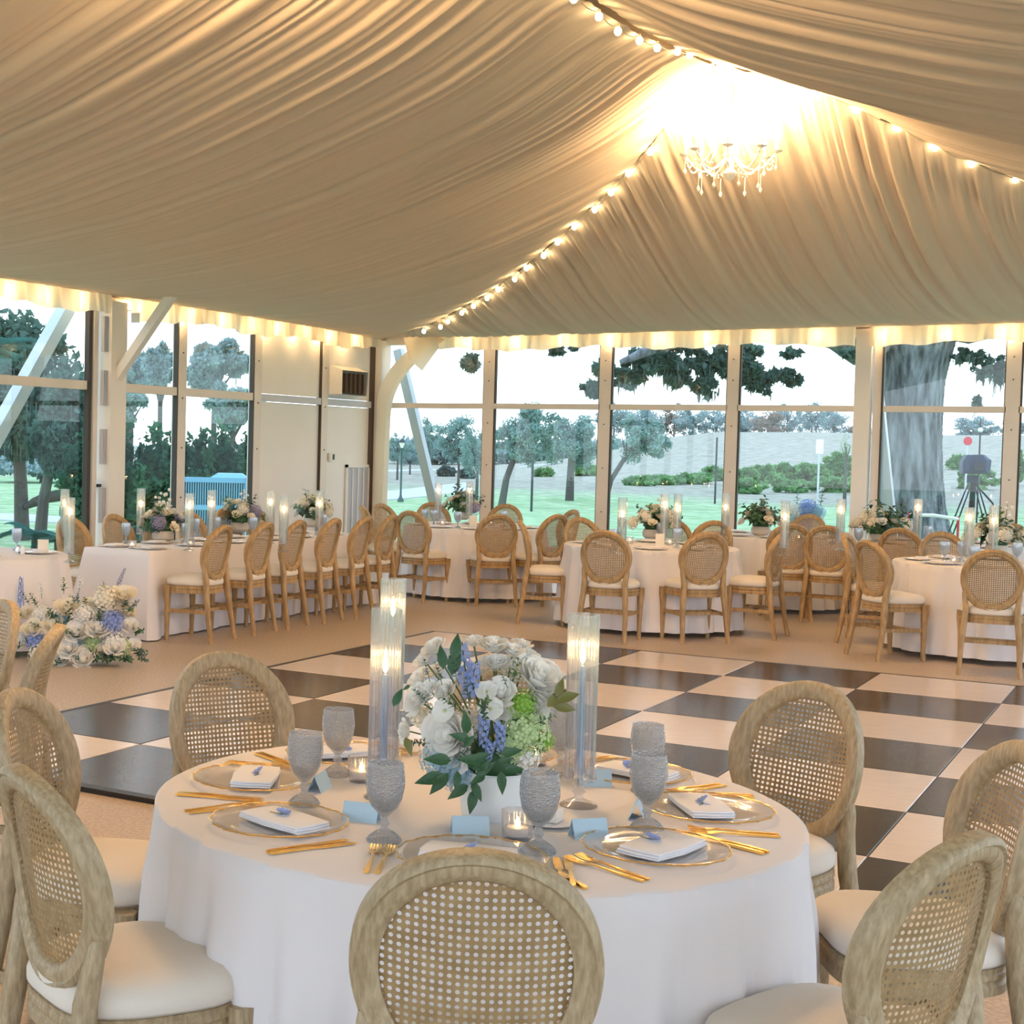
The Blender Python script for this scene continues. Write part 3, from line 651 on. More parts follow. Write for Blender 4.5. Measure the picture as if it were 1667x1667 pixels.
# ================================================================== TABLES
def round_cloth(r, zt, hem, seed, nf=17, amp=.035, flare=.05, mat_=None):
    rr = random.Random(seed); n = 240; b = MB(); ph = [rr.random()*6.28 for _ in range(5)]
    def fol(a): return (1-2*abs(math.sin((nf*a+ph[0]+1.2*math.sin(3*a+ph[1]))/2))**1.0)*-.55+.25*math.sin((nf*2-5)*a+ph[2])+.30*math.sin((nf//3)*a+ph[3])
    rings = [[(.3*r*math.cos(2*PI*i/n), .3*r*math.sin(2*PI*i/n), zt) for i in range(n)], [((r-.012)*math.cos(2*PI*i/n), (r-.012)*math.sin(2*PI*i/n), zt) for i in range(n)]]
    for k in range(0, 15):
        q = k/14; z = zt-.006-q*(zt-.006-hem); row = []
        for i in range(n):
            a = 2*PI*i/n; R_ = r+flare*q**1.2+amp*min(1, q*3.2)**1.2*(.55+.45*q)*(fol(a)+.35); row.append((R_*math.cos(a), R_*math.sin(a), z))
        rings.append(row)
    b.loft(rings, True, False); b.f.append(tuple(range(n))); b.m.append(0)
    return b
def rect_cloth(lx, ly, zt, hem, seed):
    rr = random.Random(seed); b = MB(); per = []; N = 220
    L = 2*(lx+ly); c = .05
    for i in range(N):
        s = i/N*L
        if s < lx: p = (-lx/2+s, -ly/2, 0, -1)
        elif s < lx+ly: p = (lx/2, -ly/2+s-lx, 1, 0)
        elif s < 2*lx+ly: p = (lx/2-(s-lx-ly), ly/2, 0, 1)
        else: p = (-lx/2, ly/2-(s-2*lx-ly), -1, 0)
        per.append((s, p))
    rings = [[(p[0]*.5, p[1]*.5, zt) for s, p in per], [(p[0]*.99, p[1]*.995, zt) for s, p in per]]
    ph = [rr.random()*6.28 for _ in range(4)]
    for k in range(12):
        q = k/11; z = zt-.006-q*(zt-.006-hem); row = []
        for s, p in per:
            corner = math.exp(-((abs(abs(p[0])-lx/2)+abs(abs(p[1])-ly/2))/.10)**2)
            o_ = .015*q+.022*q*math.sin(s*9+ph[0]+math.sin(s*2.3+ph[1]))+.012*q*math.sin(s*23+ph[2])+.10*corner*q
            dx = p[2] if p[2] else math.copysign(corner, p[0])*(.7 if corner > .1 else 0); dy = p[3] if p[3] else math.copysign(corner, p[1])*(.7 if corner > .1 else 0)
            row.append((p[0]+dx*o_, p[1]+dy*o_, z))
        rings.append(row)
    b.loft(rings, True, False); b.f.append(tuple(range(N))); b.m.append(0); return b
def round_table(c, r, zt, label, clabel, seed, hem=.045, **kw):
    t = thing('round_table', label, 'table', (c[0], c[1], 0))
    b = MB(); b.lathe([(.01, zt-.04), (r-.04, zt-.04), (r-.02, zt-.03), (r-.02, zt-.012), (.01, zt-.012)], 48, cap=True); b.build('tabletop', M_BARK2, t)
    for k in range(4):
        a = k*PI/2+.6; MB().tube([(.45*math.cos(a), .45*math.sin(a), 0), (.42*math.cos(a), .42*math.sin(a), zt-.04)], .016, 8).build('leg', M_METAL, t)
    o = round_cloth(r, zt, hem, seed, **kw).build('tablecloth', M_CLOTH, None, 60, (c[0], c[1], 0)); tag(o, clabel, 'tablecloth', 'white tablecloths'); return o
ZT = .755
T0 = (-1.527, 3.443); TA = (-6.85, 15.3); TB = (-4.38, 13.745); TC = (-3.95, 16.6); TD = (-1.5, 13.9); TE = (-4.75, 3.5); TG = (-2.3, 16.6)
round_table(T0, .79, ZT, 'round table under the cloth in the foreground', 'white floor-length cloth on the big foreground table', 3, nf=26, amp=.042, flare=.02)
round_table(TA, .78, ZT, 'round table near the corner post at the back', 'white cloth on the back table nearest the corner post', 5, nf=22, amp=.045, flare=.03)
round_table(TB, .79, ZT, 'round table before the middle back windows', 'white cloth on the middle back table seen between two chairs', 6, nf=22, amp=.045, flare=.03)
round_table(TC, .78, ZT, 'round table close to the back glass behind the middle table', 'white cloth on the table half hidden behind chairs, left of the white post', 7, nf=22, amp=.045, flare=.03)
round_table(TD, .79, ZT, 'round table at the right with goblets', 'white cloth on the rightmost table of the back row', 8, nf=21, amp=.035, flare=.04)
round_table(TG, .78, ZT, 'round table by the tree trunk window at the far right', 'white cloth on the table in front of the oak trunk', 9, nf=22, amp=.045, flare=.03)
round_table(TE, .79, ZT, 'round table left of the picture', 'white cloth on the table just outside the left edge', 10, nf=21, amp=.045, flare=.03)
ZL = .722
LT = (-7.66, 11.76); LTX, LTY = .68, 3.66
t = thing('long_table', 'long banquet table along the left wall', 'table', (LT[0], LT[1], 0))
MB().box((0, 0, ZL-.03), (LTX-.03, LTY-.03, .03)).build('tabletop', M_BARK2, t)
for sx in (-1, 1):
    for sy in (-1, 1): MB().tube([(sx*.22, sy*1.6, 0), (sx*.22, sy*1.6, ZL-.045)], .016, 8).build('leg', M_METAL, t)
tag(rect_cloth(LTX, LTY, ZL, .01, 4).build('tablecloth', M_CLOTH, None, 60, (LT[0], LT[1], 0)), 'long white cloth on the banquet table beside the left wall', 'tablecloth', 'white tablecloths')
TF = (-8.12, 8.80)
round_table(TF, .68, ZL, 'round sweetheart table at the left edge', 'white cloth on the table at the left edge behind the floor flowers', 12, nf=18, amp=.03, flare=.06)

# ---- chairs round the foreground table
G0 = 'cane back chairs around the foreground table'
for (u, v), lb in (((780, 1390), 'cane oval-back chair in the bottom centre with its back to the viewer'), ((1330, 1112), 'cane oval-back chair right of the foreground table against the checkered floor'),
                   ((357, 1062), 'cane oval-back chair behind the two left goblets of the foreground table'), ((42, 1250), 'cane oval-back chair at the bottom left corner seen half from the side'),
                   ((1590, 1362), 'cane oval-back chair at the bottom right corner with whitewashed frame'), ((1680, 1212), 'cane oval-back chair cut by the right edge of the picture'),
                   ((16, 1124), 'cane oval-back chair at the left edge behind the bottom left corner chair'), ((832, 1072), 'cane oval-back chair hidden behind the foreground flowers')):
    chair(ct(u, v), T0, lb, G0, 1)
GE = 'cane back chairs of the table beyond the left edge'
chair(ct(12, 978), TE, 'cane oval-back chair cut by the left edge, beside the floor flowers', GE, 1)
chair(ct(98, 1018), (-4.85, 3.45), 'cane oval-back chair seen edge-on in front of the floor flowers', GE, 1)
# ---- long table
GL = 'cane back chairs along the long table'
row = [(-6.80, 10.27), (-6.80, 10.92), (-6.80, 11.47), (-6.77, 12.05), (-6.75, 12.62), (-6.78, 13.22)]
od = ['nearest', 'second', 'third', 'fourth', 'fifth', 'farthest']
for p, n_ in zip(row, od): chair(p, 186, 'oak cane chair, %s in the row before the long table' % n_, GL)
for p, n_ in zip([(-8.38, 10.15), (-8.42, 10.83), (-8.42, 11.42), (-8.42, 12.0), (-8.42, 12.62), (-8.42, 13.2)], od): chair(p, 0, 'oak cane chair, %s on the wall side of the long table' % n_, GL)
# ---- table A
GA = 'cane back chairs round the corner table'
for (u, v), lb in (((665, 832), 'cane chair front left of the table by the corner post, back to the viewer'), ((802, 835), 'cane chair front right of the table by the corner post, back to the viewer'),
                   ((588, 823), 'cane chair left of the corner table, seen as a narrow sliver before the grille'), ((618, 820), 'cane chair left of the corner table, just right of the sliver one'),
                   ((702, 818), 'cane chair behind the corner table, left of its flowers'), ((825, 821), 'cane chair behind the corner table, right of its flowers'),
                   ((915, 830), 'cane chair seen in profile before the grass, between the two middle tables')):
    chair(ct(u, v), TA, lb, GA)
chair((-5.72, 14.88), TA, 'cane chair at the right of the corner table, behind another profile chair', GA)
GB = 'cane back chairs round the middle table'
for (u, v), lb in (((862, 848), 'cane chair left of the middle table in profile with its seat to the right'), ((982, 864), 'cane chair before the middle table, left of the two with backs to the viewer'),
                   ((1153, 867), 'cane chair before the middle table, right of the two with backs to the viewer'), ((1280, 865), 'cane chair right of the middle table, seat to the left'),
                   ((968, 845), 'cane chair behind the middle table, left of its flowers'), ((1086, 848), 'cane chair behind the middle table, partly behind a glass candle'),
                   ((1166, 848), 'cane chair behind the middle table, at the right end')):
    chair(ct(u, v), TB, lb, GB)
GC = 'cane back chairs round the table behind the middle one'
chair((-3.45, 15.2), (-3.9, 16.3), 'orange-lit cane chair doubled behind the chair right of the middle table', GC)
chair((-3.85, 17.7), TC, 'cane chair nearest the back glass in front of the blue hydrangea outside', GC)
chair(ct(1345, 856), (-3.2, 16.5), 'cane chair with its back to the viewer, right of the orange-lit pair', GC)
GD = 'cane back chairs round the right table'
chair(ct(1384, 868), TD, 'cane chair seen edge-on between two chairs, left of the right table', GD)
chair(ct(1408, 880), (-1.45, 13.75), 'cane chair left of the right table with a wide pale seat', GD)
chair(ct(1618, 896), TD, 'cane chair in front of the right table with its back to the viewer', GD)
chair(ct(1544, 868), TD, 'cane chair behind the right table, behind two goblets', GD)
chair((-.35, 13.2), TD, 'cane chair at the right of the right table, beyond the picture edge', GD)
GG = 'cane back chairs round the oak window table'
chair(ct(1463, 860), TG, 'cane chair in front of the oak trunk table, behind the edge-on chairs', GG)
chair((-1.1, 16.2), TG, 'orange-lit cane chair left of the oak trunk table', GG)
chair((-1.75, 17.7), TG, 'orange-lit cane chair behind the oak trunk table near the glass', GG)

# ================================================================== TABLEWARE
def goblet_mesh(mt, seg=40, h=.178, rb=.0425):
    b = MB()
    prof = [(.0365, 0, 0), (.037, .004, 1), (.030, .014, 1), (.018, .024, .8), (.008, .030, .2), (.008, .036), (.0125, .042), (.0075, .050), (.007, .056), (.013, .062, .1), (.028, .078, .35), (.037, .098, .4), (rb, .128, .35), (rb, .150, .2), (.040, h-.006, 0), (.0395, h)]
    b.lathe([(p[0], p[1]*h/.178 if i < 14 else p[1], *(p[2:])) for i, p in enumerate(prof)], seg, (0, 0, 0), 0, .10, 20)
    b.lathe([(.0005, .002), (.034, .002)], seg); b.lathe([(.0385, h-.002), (rb-.003, .15), (rb-.003, .128), (.034, .098), (.025, .078), (.010, .067), (.0005, .065)], 24)
    return b.mesh('goblet', mt, 60)
GM = goblet_mesh(M_SMOKE); GMF = goblet_mesh(M_BLUEG, 24)
def goblet(p, label, group, me=None): return tag(link('goblet', me or GM, None, p), label, 'glass', group)
# ribbed cylinder on a glass foot with a taper candle
def candle_meshes(ribs, seg):
    D = {}
    b = MB(); b.lathe([(.037, .075, 1), (.0372, .30, 1), (.0372, .47, 1), (.0372, .475, .3), (.0355, .475, .3), (.0352, .30, 1), (.035, .075, 1)], seg, (0, 0, 0), 0, .045, ribs); D['cyl'] = b.mesh('glass_cylinder', M_RIBG, 60)
    b = MB(); b.lathe([(.0005, 0), (.046, 0), (.047, .004), (.030, .012), (.012, .020), (.010, .028), (.017, .036), (.010, .044), (.012, .052), (.022, .060), (.043, .066), (.043, .072), (.014, .073), (.014, .095), (.0005, .095)], 24); D['foot'] = b.mesh('glass_foot', M_CLEAR, 40)
    for nm, mt, tp in (('wb', M_CANDB, .355), ('ww', M_CANDW, .36)):
        b = MB(); b.lathe([(.0005, .076), (.0105, .076), (.0105, .12), (.008, tp-.02), (.006, tp), (.001, tp+.002)], 14); b.lathe([(.0008, tp), (.0008, tp+.012)], 5); D[nm] = b.mesh('taper_candle', mt, 50)
    b = MB(); b.lathe([(.0005, .360), (.0060, .368), (.0072, .378), (.0055, .394), (.002, .412), (.0003, .422)], 10); D['fl'] = b.mesh('flame', M_FLAME, 60)
    return D
CMN = candle_meshes(26, 104); CMF = candle_meshes(14, 42)
def candle(p, label, group, near=False, blue=False, drop=0.0, glow=.5):
    D = CMN if near else CMF; t = thing('candle_cylinder', label, 'candle', p, 0, group)
    link('glass_foot', D['foot'], t); link('glass_cylinder', D['cyl'], t); c = link('taper_candle', D['wb' if blue else 'ww'], t, (0, 0, -drop*0)); 
    if drop: c.scale = (1, 1, 1-drop)
    f_ = link('flame', D['fl'], t, (0, 0, -.36*drop)); f_.scale = (1, 1, 1) 
    if glow: point_light('flame_glow', (0, 0, .40-.36*drop), glow, (1, .60, .27), .01, t)
    return t
def tealight(p, label, group, near=False):
    t = thing('votive', label, 'votive candle', p, 0, group)
    b = MB(); b.lathe([(.0005, 0), (.030, 0), (.033, .006, 1), (.036, .066, 1), (.034, .066, 1), (.031, .010, 1), (.0005, .009)], 56, (0, 0, 0), 0, .03, 14); b.build('ribbed_cup', M_RIBG, t, 60)
    b = MB(); b.lathe([(.0005, .010), (.024, .010), (.024, .028), (.0005, .028)], 16); b.build('wax', M_CANDW, t)
    b = MB(); b.lathe([(.0005, .029), (.007, .033), (.006, .040), (.0005, .052)], 8); b.build('flame', M_GLOWT, t, 60)
    return t
# charger: clear glass disc with a beaded gold rim
b = MB(); b.lathe([(.0005, .003), (.10, .003), (.115, .005), (.158, .014), (.160, .017), (.157, .018), (.113, .009), (.10, .0075), (.0005, .0075)], 56); PL_G = b.mesh('glass_plate', M_PLG, 50)
b = MB(); n = 96
b.loft([[((.159+.0025*math.sin(i*2*PI*17/n)+r_*math.cos(q))*math.cos(2*PI*i/n), (.159+.0025*math.sin(i*2*PI*17/n)+r_*math.cos(q))*math.sin(2*PI*i/n), .0165+r_*.9*math.sin(q)) for q in [k*PI/3 for k in range(6)] for r_ in [.0022+.0007*math.sin(i*2.4)]] for i in list(range(n))+[0]], True, False); PL_R = b.mesh('gold_rim', M_GOLDR, 60)
b = MB(); rr = random.Random(2)
for k in range(3):
    z = .009+k*.0052; o_ = .003*k; P0 = []
    for (x, y) in ((-.085+o_, -.046), (.0, -.050), (.085-o_, -.044), (.087-o_, .0), (.083-o_, .044), (.0, .048), (-.084+o_, .045), (-.088+o_, 0)): P0.append((x+rr.uniform(-.003, .003), y+rr.uniform(-.002, .002)))
    b.loft([[(x*.97, y*.97, z) for x, y in P0], [(x, y, z+.0012) for x, y in P0], [(x, y, z+.0042) for x, y in P0], [(x*.97, y*.97, z+.0052) for x, y in P0]])
NAP = b.mesh('napkin', M_NAPK, 60)
def cutlery():
    K = {}
    b = MB(); b.loft([[(-w_, y, z), (w_, y, z), (w_, y, z+t_), (-w_, y, z+t_)] for (y, w_, z, t_) in ((-.11, .005, .001, .005), (-.10, .006, .001, .006), (-.03, .0045, .002, .005), (-.005, .004, .002, .004), (.01, .0085, .002, .0022), (.06, .0095, .002, .0018), (.095, .007, .002, .0015), (.108, .001, .002, .0012))]); K['knife'] = b.mesh('knife', M_GOLD, 30)
    b = MB(); b.loft([[(-w_, y, z), (w_, y, z), (w_, y, z+t_), (-w_, y, z+t_)] for (y, w_, z, t_) in ((-.10, .0045, .001, .004), (-.09, .005, .001, .0045), (-.02, .003, .002, .004), (.03, .0025, .005, .003), (.042, .009, .005, .0018), (.055, .012, .003, .0018), (.062, .012, .003, .0018))])
    for k in range(4):
        x = -.0102+k*.0068; b.loft([[(x-.0018, y, z), (x+.0018, y, z), (x+.0018, y, z+.0016), (x-.0018, y, z+.0016)] for y, z in ((.06, .003), (.08, .004), (.103, .008))])
    K['fork'] = b.mesh('fork', M_GOLD, 30); return K
KN = cutlery()
def tent_card(p, rz, label, group, w_=.085, h=.042, mt=None, upright=False):
    b = MB()
    if upright: b.box((0, 0, .055), (.085, .0018, .11)); b.box((0, .012, .02), (.05, .001, .04))
    else:
        for sg in (-1, 1): b.loft([[(-w_/2, sg*.020, 0), (w_/2, sg*.020, 0), (w_/2, sg*.0192, 0), (-w_/2, sg*.0192, 0)], [(-w_/2, sg*.0006, h), (w_/2, sg*.0006, h), (w_/2, 0, h-.001), (-w_/2, 0, h-.001)]])
    return tag(b.build('menu_card' if upright else 'place_card', mt or M_CARD, None, 0, p, rz), label, 'card', group)
def blossom_mesh(mt, n=5, cup=.35, ctr=True):
    b = MB()
    for k in range(n):
        a = 2*PI*k/n; ca, sa = math.cos(a), math.sin(a); G = []
        for i in range(4):
            q = i/3; r_ = .06+.94*q; z = cup*q*q; wd = (.10+.50*math.sin(PI*min(1, q*.78)))
            G.append([(r_*ca-wd*s_*sa, r_*sa+wd*s_*ca, z+.10*s_*s_) for s_ in (-1, 0, 1)])
        b.loft(G, False, False)
    if ctr: b.ball((0, 0, .10), .17, 8, 5, 1)
    return b.mesh('blossom', [mt, M_YEL], 80)
BL_BLUE = blossom_mesh(M_BLUEF); BL_ANEM = blossom_mesh(M_WHITEF, 7, .3)

seat_names = ['right-hand', 'right rear', 'rear', 'left rear', 'left-hand', 'left front', 'front', 'right front']
angs = [(-21, 'right front'), (24, 'right-hand'), (66, 'right rear'), (106, 'rear'), (154, 'left rear'), (197, 'left-hand'), (243, 'left front'), (-66, 'front')]
for ai, (a, nm) in enumerate(angs):
    a = math.radians(a); px, py = T0[0]+.565*math.cos(a), T0[1]+.565*math.sin(a); fz = a+PI/2      # local +Y points to the table centre
    pl = thing('charger_plate', 'clear glass charger with gold rim at the %s place of the foreground table' % nm, 'plate', (px, py, ZT), fz, 'glass chargers')
    link('glass_plate', PL_G, pl); link('gold_rim', PL_R, pl)
    rr = random.Random(ai); tag(link('napkin', NAP, None, (px+.02*rr.uniform(-1, 1), py, ZT+.001), fz+.25*rr.uniform(-1, 1), (1.22, 1.15, 1.0)), 'folded white napkin on the %s charger of the foreground table' % nm, 'napkin', 'folded napkins')
    fl = thing('blossom_sprig', 'tiny blue blossom laid on the %s napkin' % nm, 'flower', (px-.01*math.cos(a), py-.01*math.sin(a), ZT+.027), rr.random()*6, 'napkin blossoms')
    o = link('petals', BL_BLUE, fl, (0, 0, .002), 0, .017); o.rotation_euler = (.5, .3, 0); MB().tube([(0, 0, 0), (.02, .01, .001), (.035, .008, 0)], .001, 5).build('stem', M_STEM, fl)
    cx_, cy_ = -math.sin(a), math.cos(a)   # to the diner's ... side
    for side, kind, off, tw, lab in ((1, 'knife', .182, .06, 'inner knife'), (1, 'knife', .203, .0, 'outer knife'), (-1, 'fork', .184, -.06, 'inner fork'), (-1, 'fork', .210, .0, 'outer fork')):
        s_ = side; rad = .60
        X = T0[0]+rad*math.cos(a)+cx_*s_*off; Y = T0[1]+rad*math.sin(a)+cy_*s_*off
        if (X-T0[0])**2+(Y-T0[1])**2 > .70**2:
            k_ = .68/math.hypot(X-T0[0], Y-T0[1]); X = T0[0]+(X-T0[0])*k_; Y = T0[1]+(Y-T0[1])*k_
        tag(link(kind, KN[kind], None, (X, Y, ZT+.0005), fz+tw+rr.uniform(-.04, .04)), 'gold %s of the %s place on the foreground table' % (lab, nm), kind, 'gold cutlery')
for (u, v), lb in (((495, 1310), 'grey ribbed goblet left of the blue candle, before the rear left chair'), ((549, 1262), 'grey ribbed goblet farther back, just right of the left one'), ((625, 1370), 'grey ribbed goblet in front of the left blue candle'),
                   ((876, 1388), 'blue-grey ribbed goblet in front of the flowers, right of the vase'), ((1053, 1350), 'front one of the two goblets standing one behind the other'), ((1052, 1290), 'rear one of the two goblets standing one behind the other'),
                   ((912, 1262), 'grey goblet half hidden between the flowers and right candle')):
    goblet(at(u, v, ZT), lb, 'smoke grey goblets')
def cand_at(u, vtop, z, h=.475): p = at(u, vtop, z+h); return (p[0], p[1], z)
candle(cand_at(641, 942, ZT), 'tallest ribbed candle cylinder rising behind the left blue candle', 'foreground candles', True, True, .0, .22)
candle(cand_at(630, 990, ZT), 'ribbed glass cylinder with pale blue candle left of the flowers', 'foreground candles', True, True, .13, .22)
candle(cand_at(951, 1000, ZT), 'ribbed glass cylinder with pale blue candle right of the flowers', 'foreground candles', True, True, .02, .22)
for (u, v), lb in (((588, 1272), 'lit ribbed votive left, beside the rear goblet'), ((842, 1366), 'lit ribbed votive in front of the white vase'), ((870, 1245), 'lit ribbed votive glowing behind the flowers at their right'), ((812, 1300), 'lit ribbed votive close behind the white vase')):
    tealight(at(u, v, ZT), lb, 'foreground votives', True)
vr = YAW
for (u, v), rz, lb in (((588, 1335), vr-.35, 'pale blue place card between the left goblets'), ((520, 1285), vr+1.2, 'small blue place card seen end-on by the left goblet'), ((765, 1358), vr+.03, 'pale blue place card before the white vase'),
                       ((958, 1362), vr+.25, 'pale blue place card right of the front goblet'), ((968, 1278), vr-.1, 'pale blue place card beside the right candle foot'), ((1037, 1330), vr+1.3, 'small blue place card seen end-on behind the right goblet')):
    tent_card(at(u, v, ZT), rz, lb, 'pale blue place cards')
t = thing('butter_dish', 'small white china dish with butter behind the front right goblet', 'dish', at(893, 1340, ZT))
b = MB(); b.lathe([(.0005, .002), (.05, .002), (.075, .008), (.076, .010), (.05, .006), (.0005, .006)], 36); b.build('saucer', M_PLATEW, t)
b = MB(); b.box((0, 0, .022), (.055, .045, .03)); b.build('butter_block', M_CANDW, t)
for (u, v), lb in (((908, 1432), 'short gold butter knife beside the front chair'), ((930, 1434), 'short gold butter spreader right of the other one')):
    tag(link('butter_knife', KN['knife'], None, at(u, v, ZT), vr+.25, (.9, .6, 1)), lb, 'knife', 'butter knives')

# ================================================================== FLOWERS
def rose_mesh(mt, n=22, seed=0):
    r = random.Random(seed); b = MB()
    for k in range(n):
        f_ = k/(n-1); a = k*2.4+r.uniform(-.2, .2); R_ = .14+.62*f_; h0 = -.35*f_; h1 = .62-.34*f_+r.uniform(-.04, .04); open_ = .10+.40*f_**2; G = []; W = .75-.12*f_
        for i in range(4):
            q = i/3; row = []
            for j in range(5):
                s_ = (j-2)/2; aa = a+s_*W*(1-.25*q*q); rad = R_*(math.sin(.5+q*1.1)*1.05)+open_*q*q*(.8)-.02*s_*s_
                row.append((rad*math.cos(aa), rad*math.sin(aa), h0+(h1-h0)*q-.10*abs(s_)**2*q))
            G.append(row)
        b.loft(G, False, False)
    b.ball((0, 0, .1), .30, 8, 5)
    return b.mesh('rose', mt, 80)
def hydr_mesh(mt, n=95, seed=1, pr=.17):
    r = random.Random(seed); b = MB()
    for k in range(n):
        z = 1-1.6*(k+.5)/n; a = k*2.39996; q = math.sqrt(max(0, 1-z*z)); d = Vector((q*math.cos(a), q*math.sin(a), z)); c = d*(.86+r.uniform(-.08, .12)); t1 = d.orthogonal().normalized(); t2 = d.cross(t1); ph = r.random()*6
        for p in range(4):
            an = ph+p*PI/2; u_ = t1*math.cos(an)+t2*math.sin(an); v_ = t1*-math.sin(an)+t2*math.cos(an)
            b.add([c, c+u_*pr*.6+v_*pr*.45+d*.03, c+u_*pr+d*.05, c+u_*pr*.6-v_*pr*.45+d*.03], [(0, 1, 2, 3)])
    b.ball((0, 0, 0), .62, 10, 6)
    return b.mesh('hydrangea', mt, 60)
def spike_mesh(mt, n=34, seed=2):
    r = random.Random(seed); b = MB()
    for k in range(n):
        z = k/n*2.0-1; R_ = .42*(1-.55*(k/n)); a = k*2.4; c = Vector((R_*math.cos(a), R_*math.sin(a), z)); d = Vector((math.cos(a), math.sin(a), .2)).normalized(); t1 = d.orthogonal().normalized(); t2 = d.cross(t1); s_ = .26*(1-.4*k/n)
        for p in range(5):
            an = p*2*PI/5+r.random()*.4; u_ = t1*math.cos(an)+t2*math.sin(an); v_ = t1*-math.sin(an)+t2*math.cos(an)
            b.add([c, c+u_*s_*.6+v_*s_*.4+d*.08, c+u_*s_+d*.1, c+u_*s_*.6-v_*s_*.4+d*.08], [(0, 1, 2, 3)])
    b.tube([(0, 0, -1.3), (0, 0, 1)], .04, 5, 1)
    return b.mesh('delphinium', [mt, M_STEM], 60)
def leaf_pts(L, W, droop=.25, n=5):
    G = []
    for i in range(n+1):
        q = i/n; w_ = W*math.sin(PI*q**.8)*(1-.15*q)+1e-4; z = -droop*L*q*q
        G.append([(-w_, L*q, z+w_*.35), (0, L*q, z), (w_, L*q, z+w_*.35)])
    return G
def leaf_mesh(mt): b = MB(); b.loft(leaf_pts(1, .20), False, False); return b.mesh('leaf', mt, 80)
def spray_mesh(mt, n=12, seed=3, lw=.11, ll=.36):
    r = random.Random(seed); b = MB(); b.tube([(0, 0, 0), (0, .05, .5), (.02, .15, 1)], [.018, .012, .006], 5, 1)
    for k in range(n):
        q = .2+.8*k/(n-1); base = Vector((0, .15*q*q, q)); a = k*2.4+r.uniform(-.3, .3); el = r.uniform(.2, .9); L = ll*(1.1-.5*q)
        M_ = Matrix.Translation(base) @ Matrix.Rotation(a, 4, 'Z') @ Matrix.Rotation(el, 4, 'X'); G = [[M_ @ Vector(p) for p in row] for row in leaf_pts(L, lw*L/.36, .3, 3)]
        b.loft(G, False, False)
    return b.mesh('leaf_spray', [mt, M_STEM], 80)
def bud_spray(mt, seed=4):
    r = random.Random(seed); b = MB(); b.tube([(0, 0, 0), (0, .08, .5), (.05, .2, 1)], [.016, .012, .006], 5, 1)
    for k in range(9): q = .3+.7*k/8; a = k*2.4; b.ball((.1*math.cos(a), .2*q*q+.1*math.sin(a), q), .055+.03*(1-q), 7, 5)
    return b.mesh('bud_spray', [mt, M_STEM], 60)
FM = {'rw': [rose_mesh(M_WHITEF, 22, 0), rose_mesh(M_WHITEF, 26, 5)], 'rc': [rose_mesh(M_CREAMF, 22, 1), rose_mesh(M_CREAMF, 20, 7)], 'hb': [hydr_mesh(M_BLUEF)], 'ha': [hydr_mesh(M_AQUAF)], 'hg': [hydr_mesh(M_GREENF, 80, 4, .20)], 'hw': [hydr_mesh(M_WHITEF, 95, 6)], 'hc': [hydr_mesh(M_CREAMF, 95, 6)], 'hp': [hydr_mesh(M_PURPF, 90, 8)],
      'hl': [hydr_mesh(M_LIMEF, 110, 9, .12)], 'db': [spike_mesh(M_BLUEF)], 'dp': [spike_mesh(M_PURPF, 26, 9)], 'an': [BL_ANEM], 'lf': [leaf_mesh(M_LEAF)], 'lo': [leaf_mesh(M_LEAFO)], 'sd': [spray_mesh(M_LEAF, 12, 3)], 'sm': [spray_mesh(M_LEAF2, 14, 6), spray_mesh(M_LEAF2, 10, 8)], 'sb': [spray_mesh(M_LEAFB, 16, 7, .15, .24)], 'bw': [bud_spray(M_WHITEF)]}
FN = {'rw': 'white_rose', 'rc': 'cream_rose', 'hb': 'blue_hydrangea', 'ha': 'aqua_hydrangea', 'hg': 'green_hydrangea', 'hw': 'white_hydrangea', 'hc': 'cream_hydrangea', 'hp': 'mauve_hydrangea', 'hl': 'lime_bloom', 'db': 'delphinium', 'dp': 'lavender_spike', 'an': 'anemone', 'lf': 'leaf', 'lo': 'leaf', 'sd': 'leaf_spray', 'sm': 'leaf_spray', 'sb': 'leaf_spray', 'bw': 'bud_spray'}
def put(kind, parent, p, s, d=None, roll=0.0, r=random):
    me = FM[kind][int(r.random()*len(FM[kind]))]; o = bpy.data.objects.new(FN[kind], me); COL.objects.link(o); o.parent = parent; o.location = p
    o.scale = s if isinstance(s, tuple) else (s, s, s)
    if d is not None: q = Vector(d).to_track_quat('Z', 'Y'); o.rotation_euler = (q.to_matrix() @ Matrix.Rotation(roll, 3, 'Z')).to_euler()
    return o
# -- foreground centrepiece, bloom by bloom
VP = at(786, 1338, ZT); VP = (VP[0], VP[1]+.06, ZT); DV = Vector(VP-np.array([0, 0, EYE])).dot(Vector(AF))
bouq = thing('flower_centrepiece', 'blue, white and green flowers in a white vase on the foreground table', 'flowers', VP)
b = MB(); b.lathe([(.0005, 0), (.070, 0), (.076, .006), (.082, .05), (.084, .11), (.080, .115), (.076, .11), (.074, .02), (.0005, .02)], 40); b.build('vase', M_VASE, bouq)
b = MB(); b.ball((0, 0, .13), .07, 12, 8); b.build('foam', M_LEAF, bouq)
CV = Vector(VP)+Vector((0, 0, .20)); rf = random.Random(5)
def bq(kind, u, v, px, off=0.0, dr=None, stem=True, sc=None, roll=0):
    D = DV+off; P = Vector(atD(u, v, D)); s_ = px*D/FPX*(1.28 if kind[0] == 'r' else 1.12)
    d = dr or (P-CV+Vector((0, -.03, .03))-Vector(AF)*.08); L = P-Vector(VP)
    put(kind, bouq, L, sc and (s_*sc[0], s_*sc[1], s_*sc[2]) or s_, d, roll or rf.random()*6, rf)
    if stem: MB().tube([(0, 0, .12), (L*.55+Vector((0, 0, .07))), L-Vector(d).normalized()*s_*.3], .0022, 5).build('stem', M_STEM, bouq)
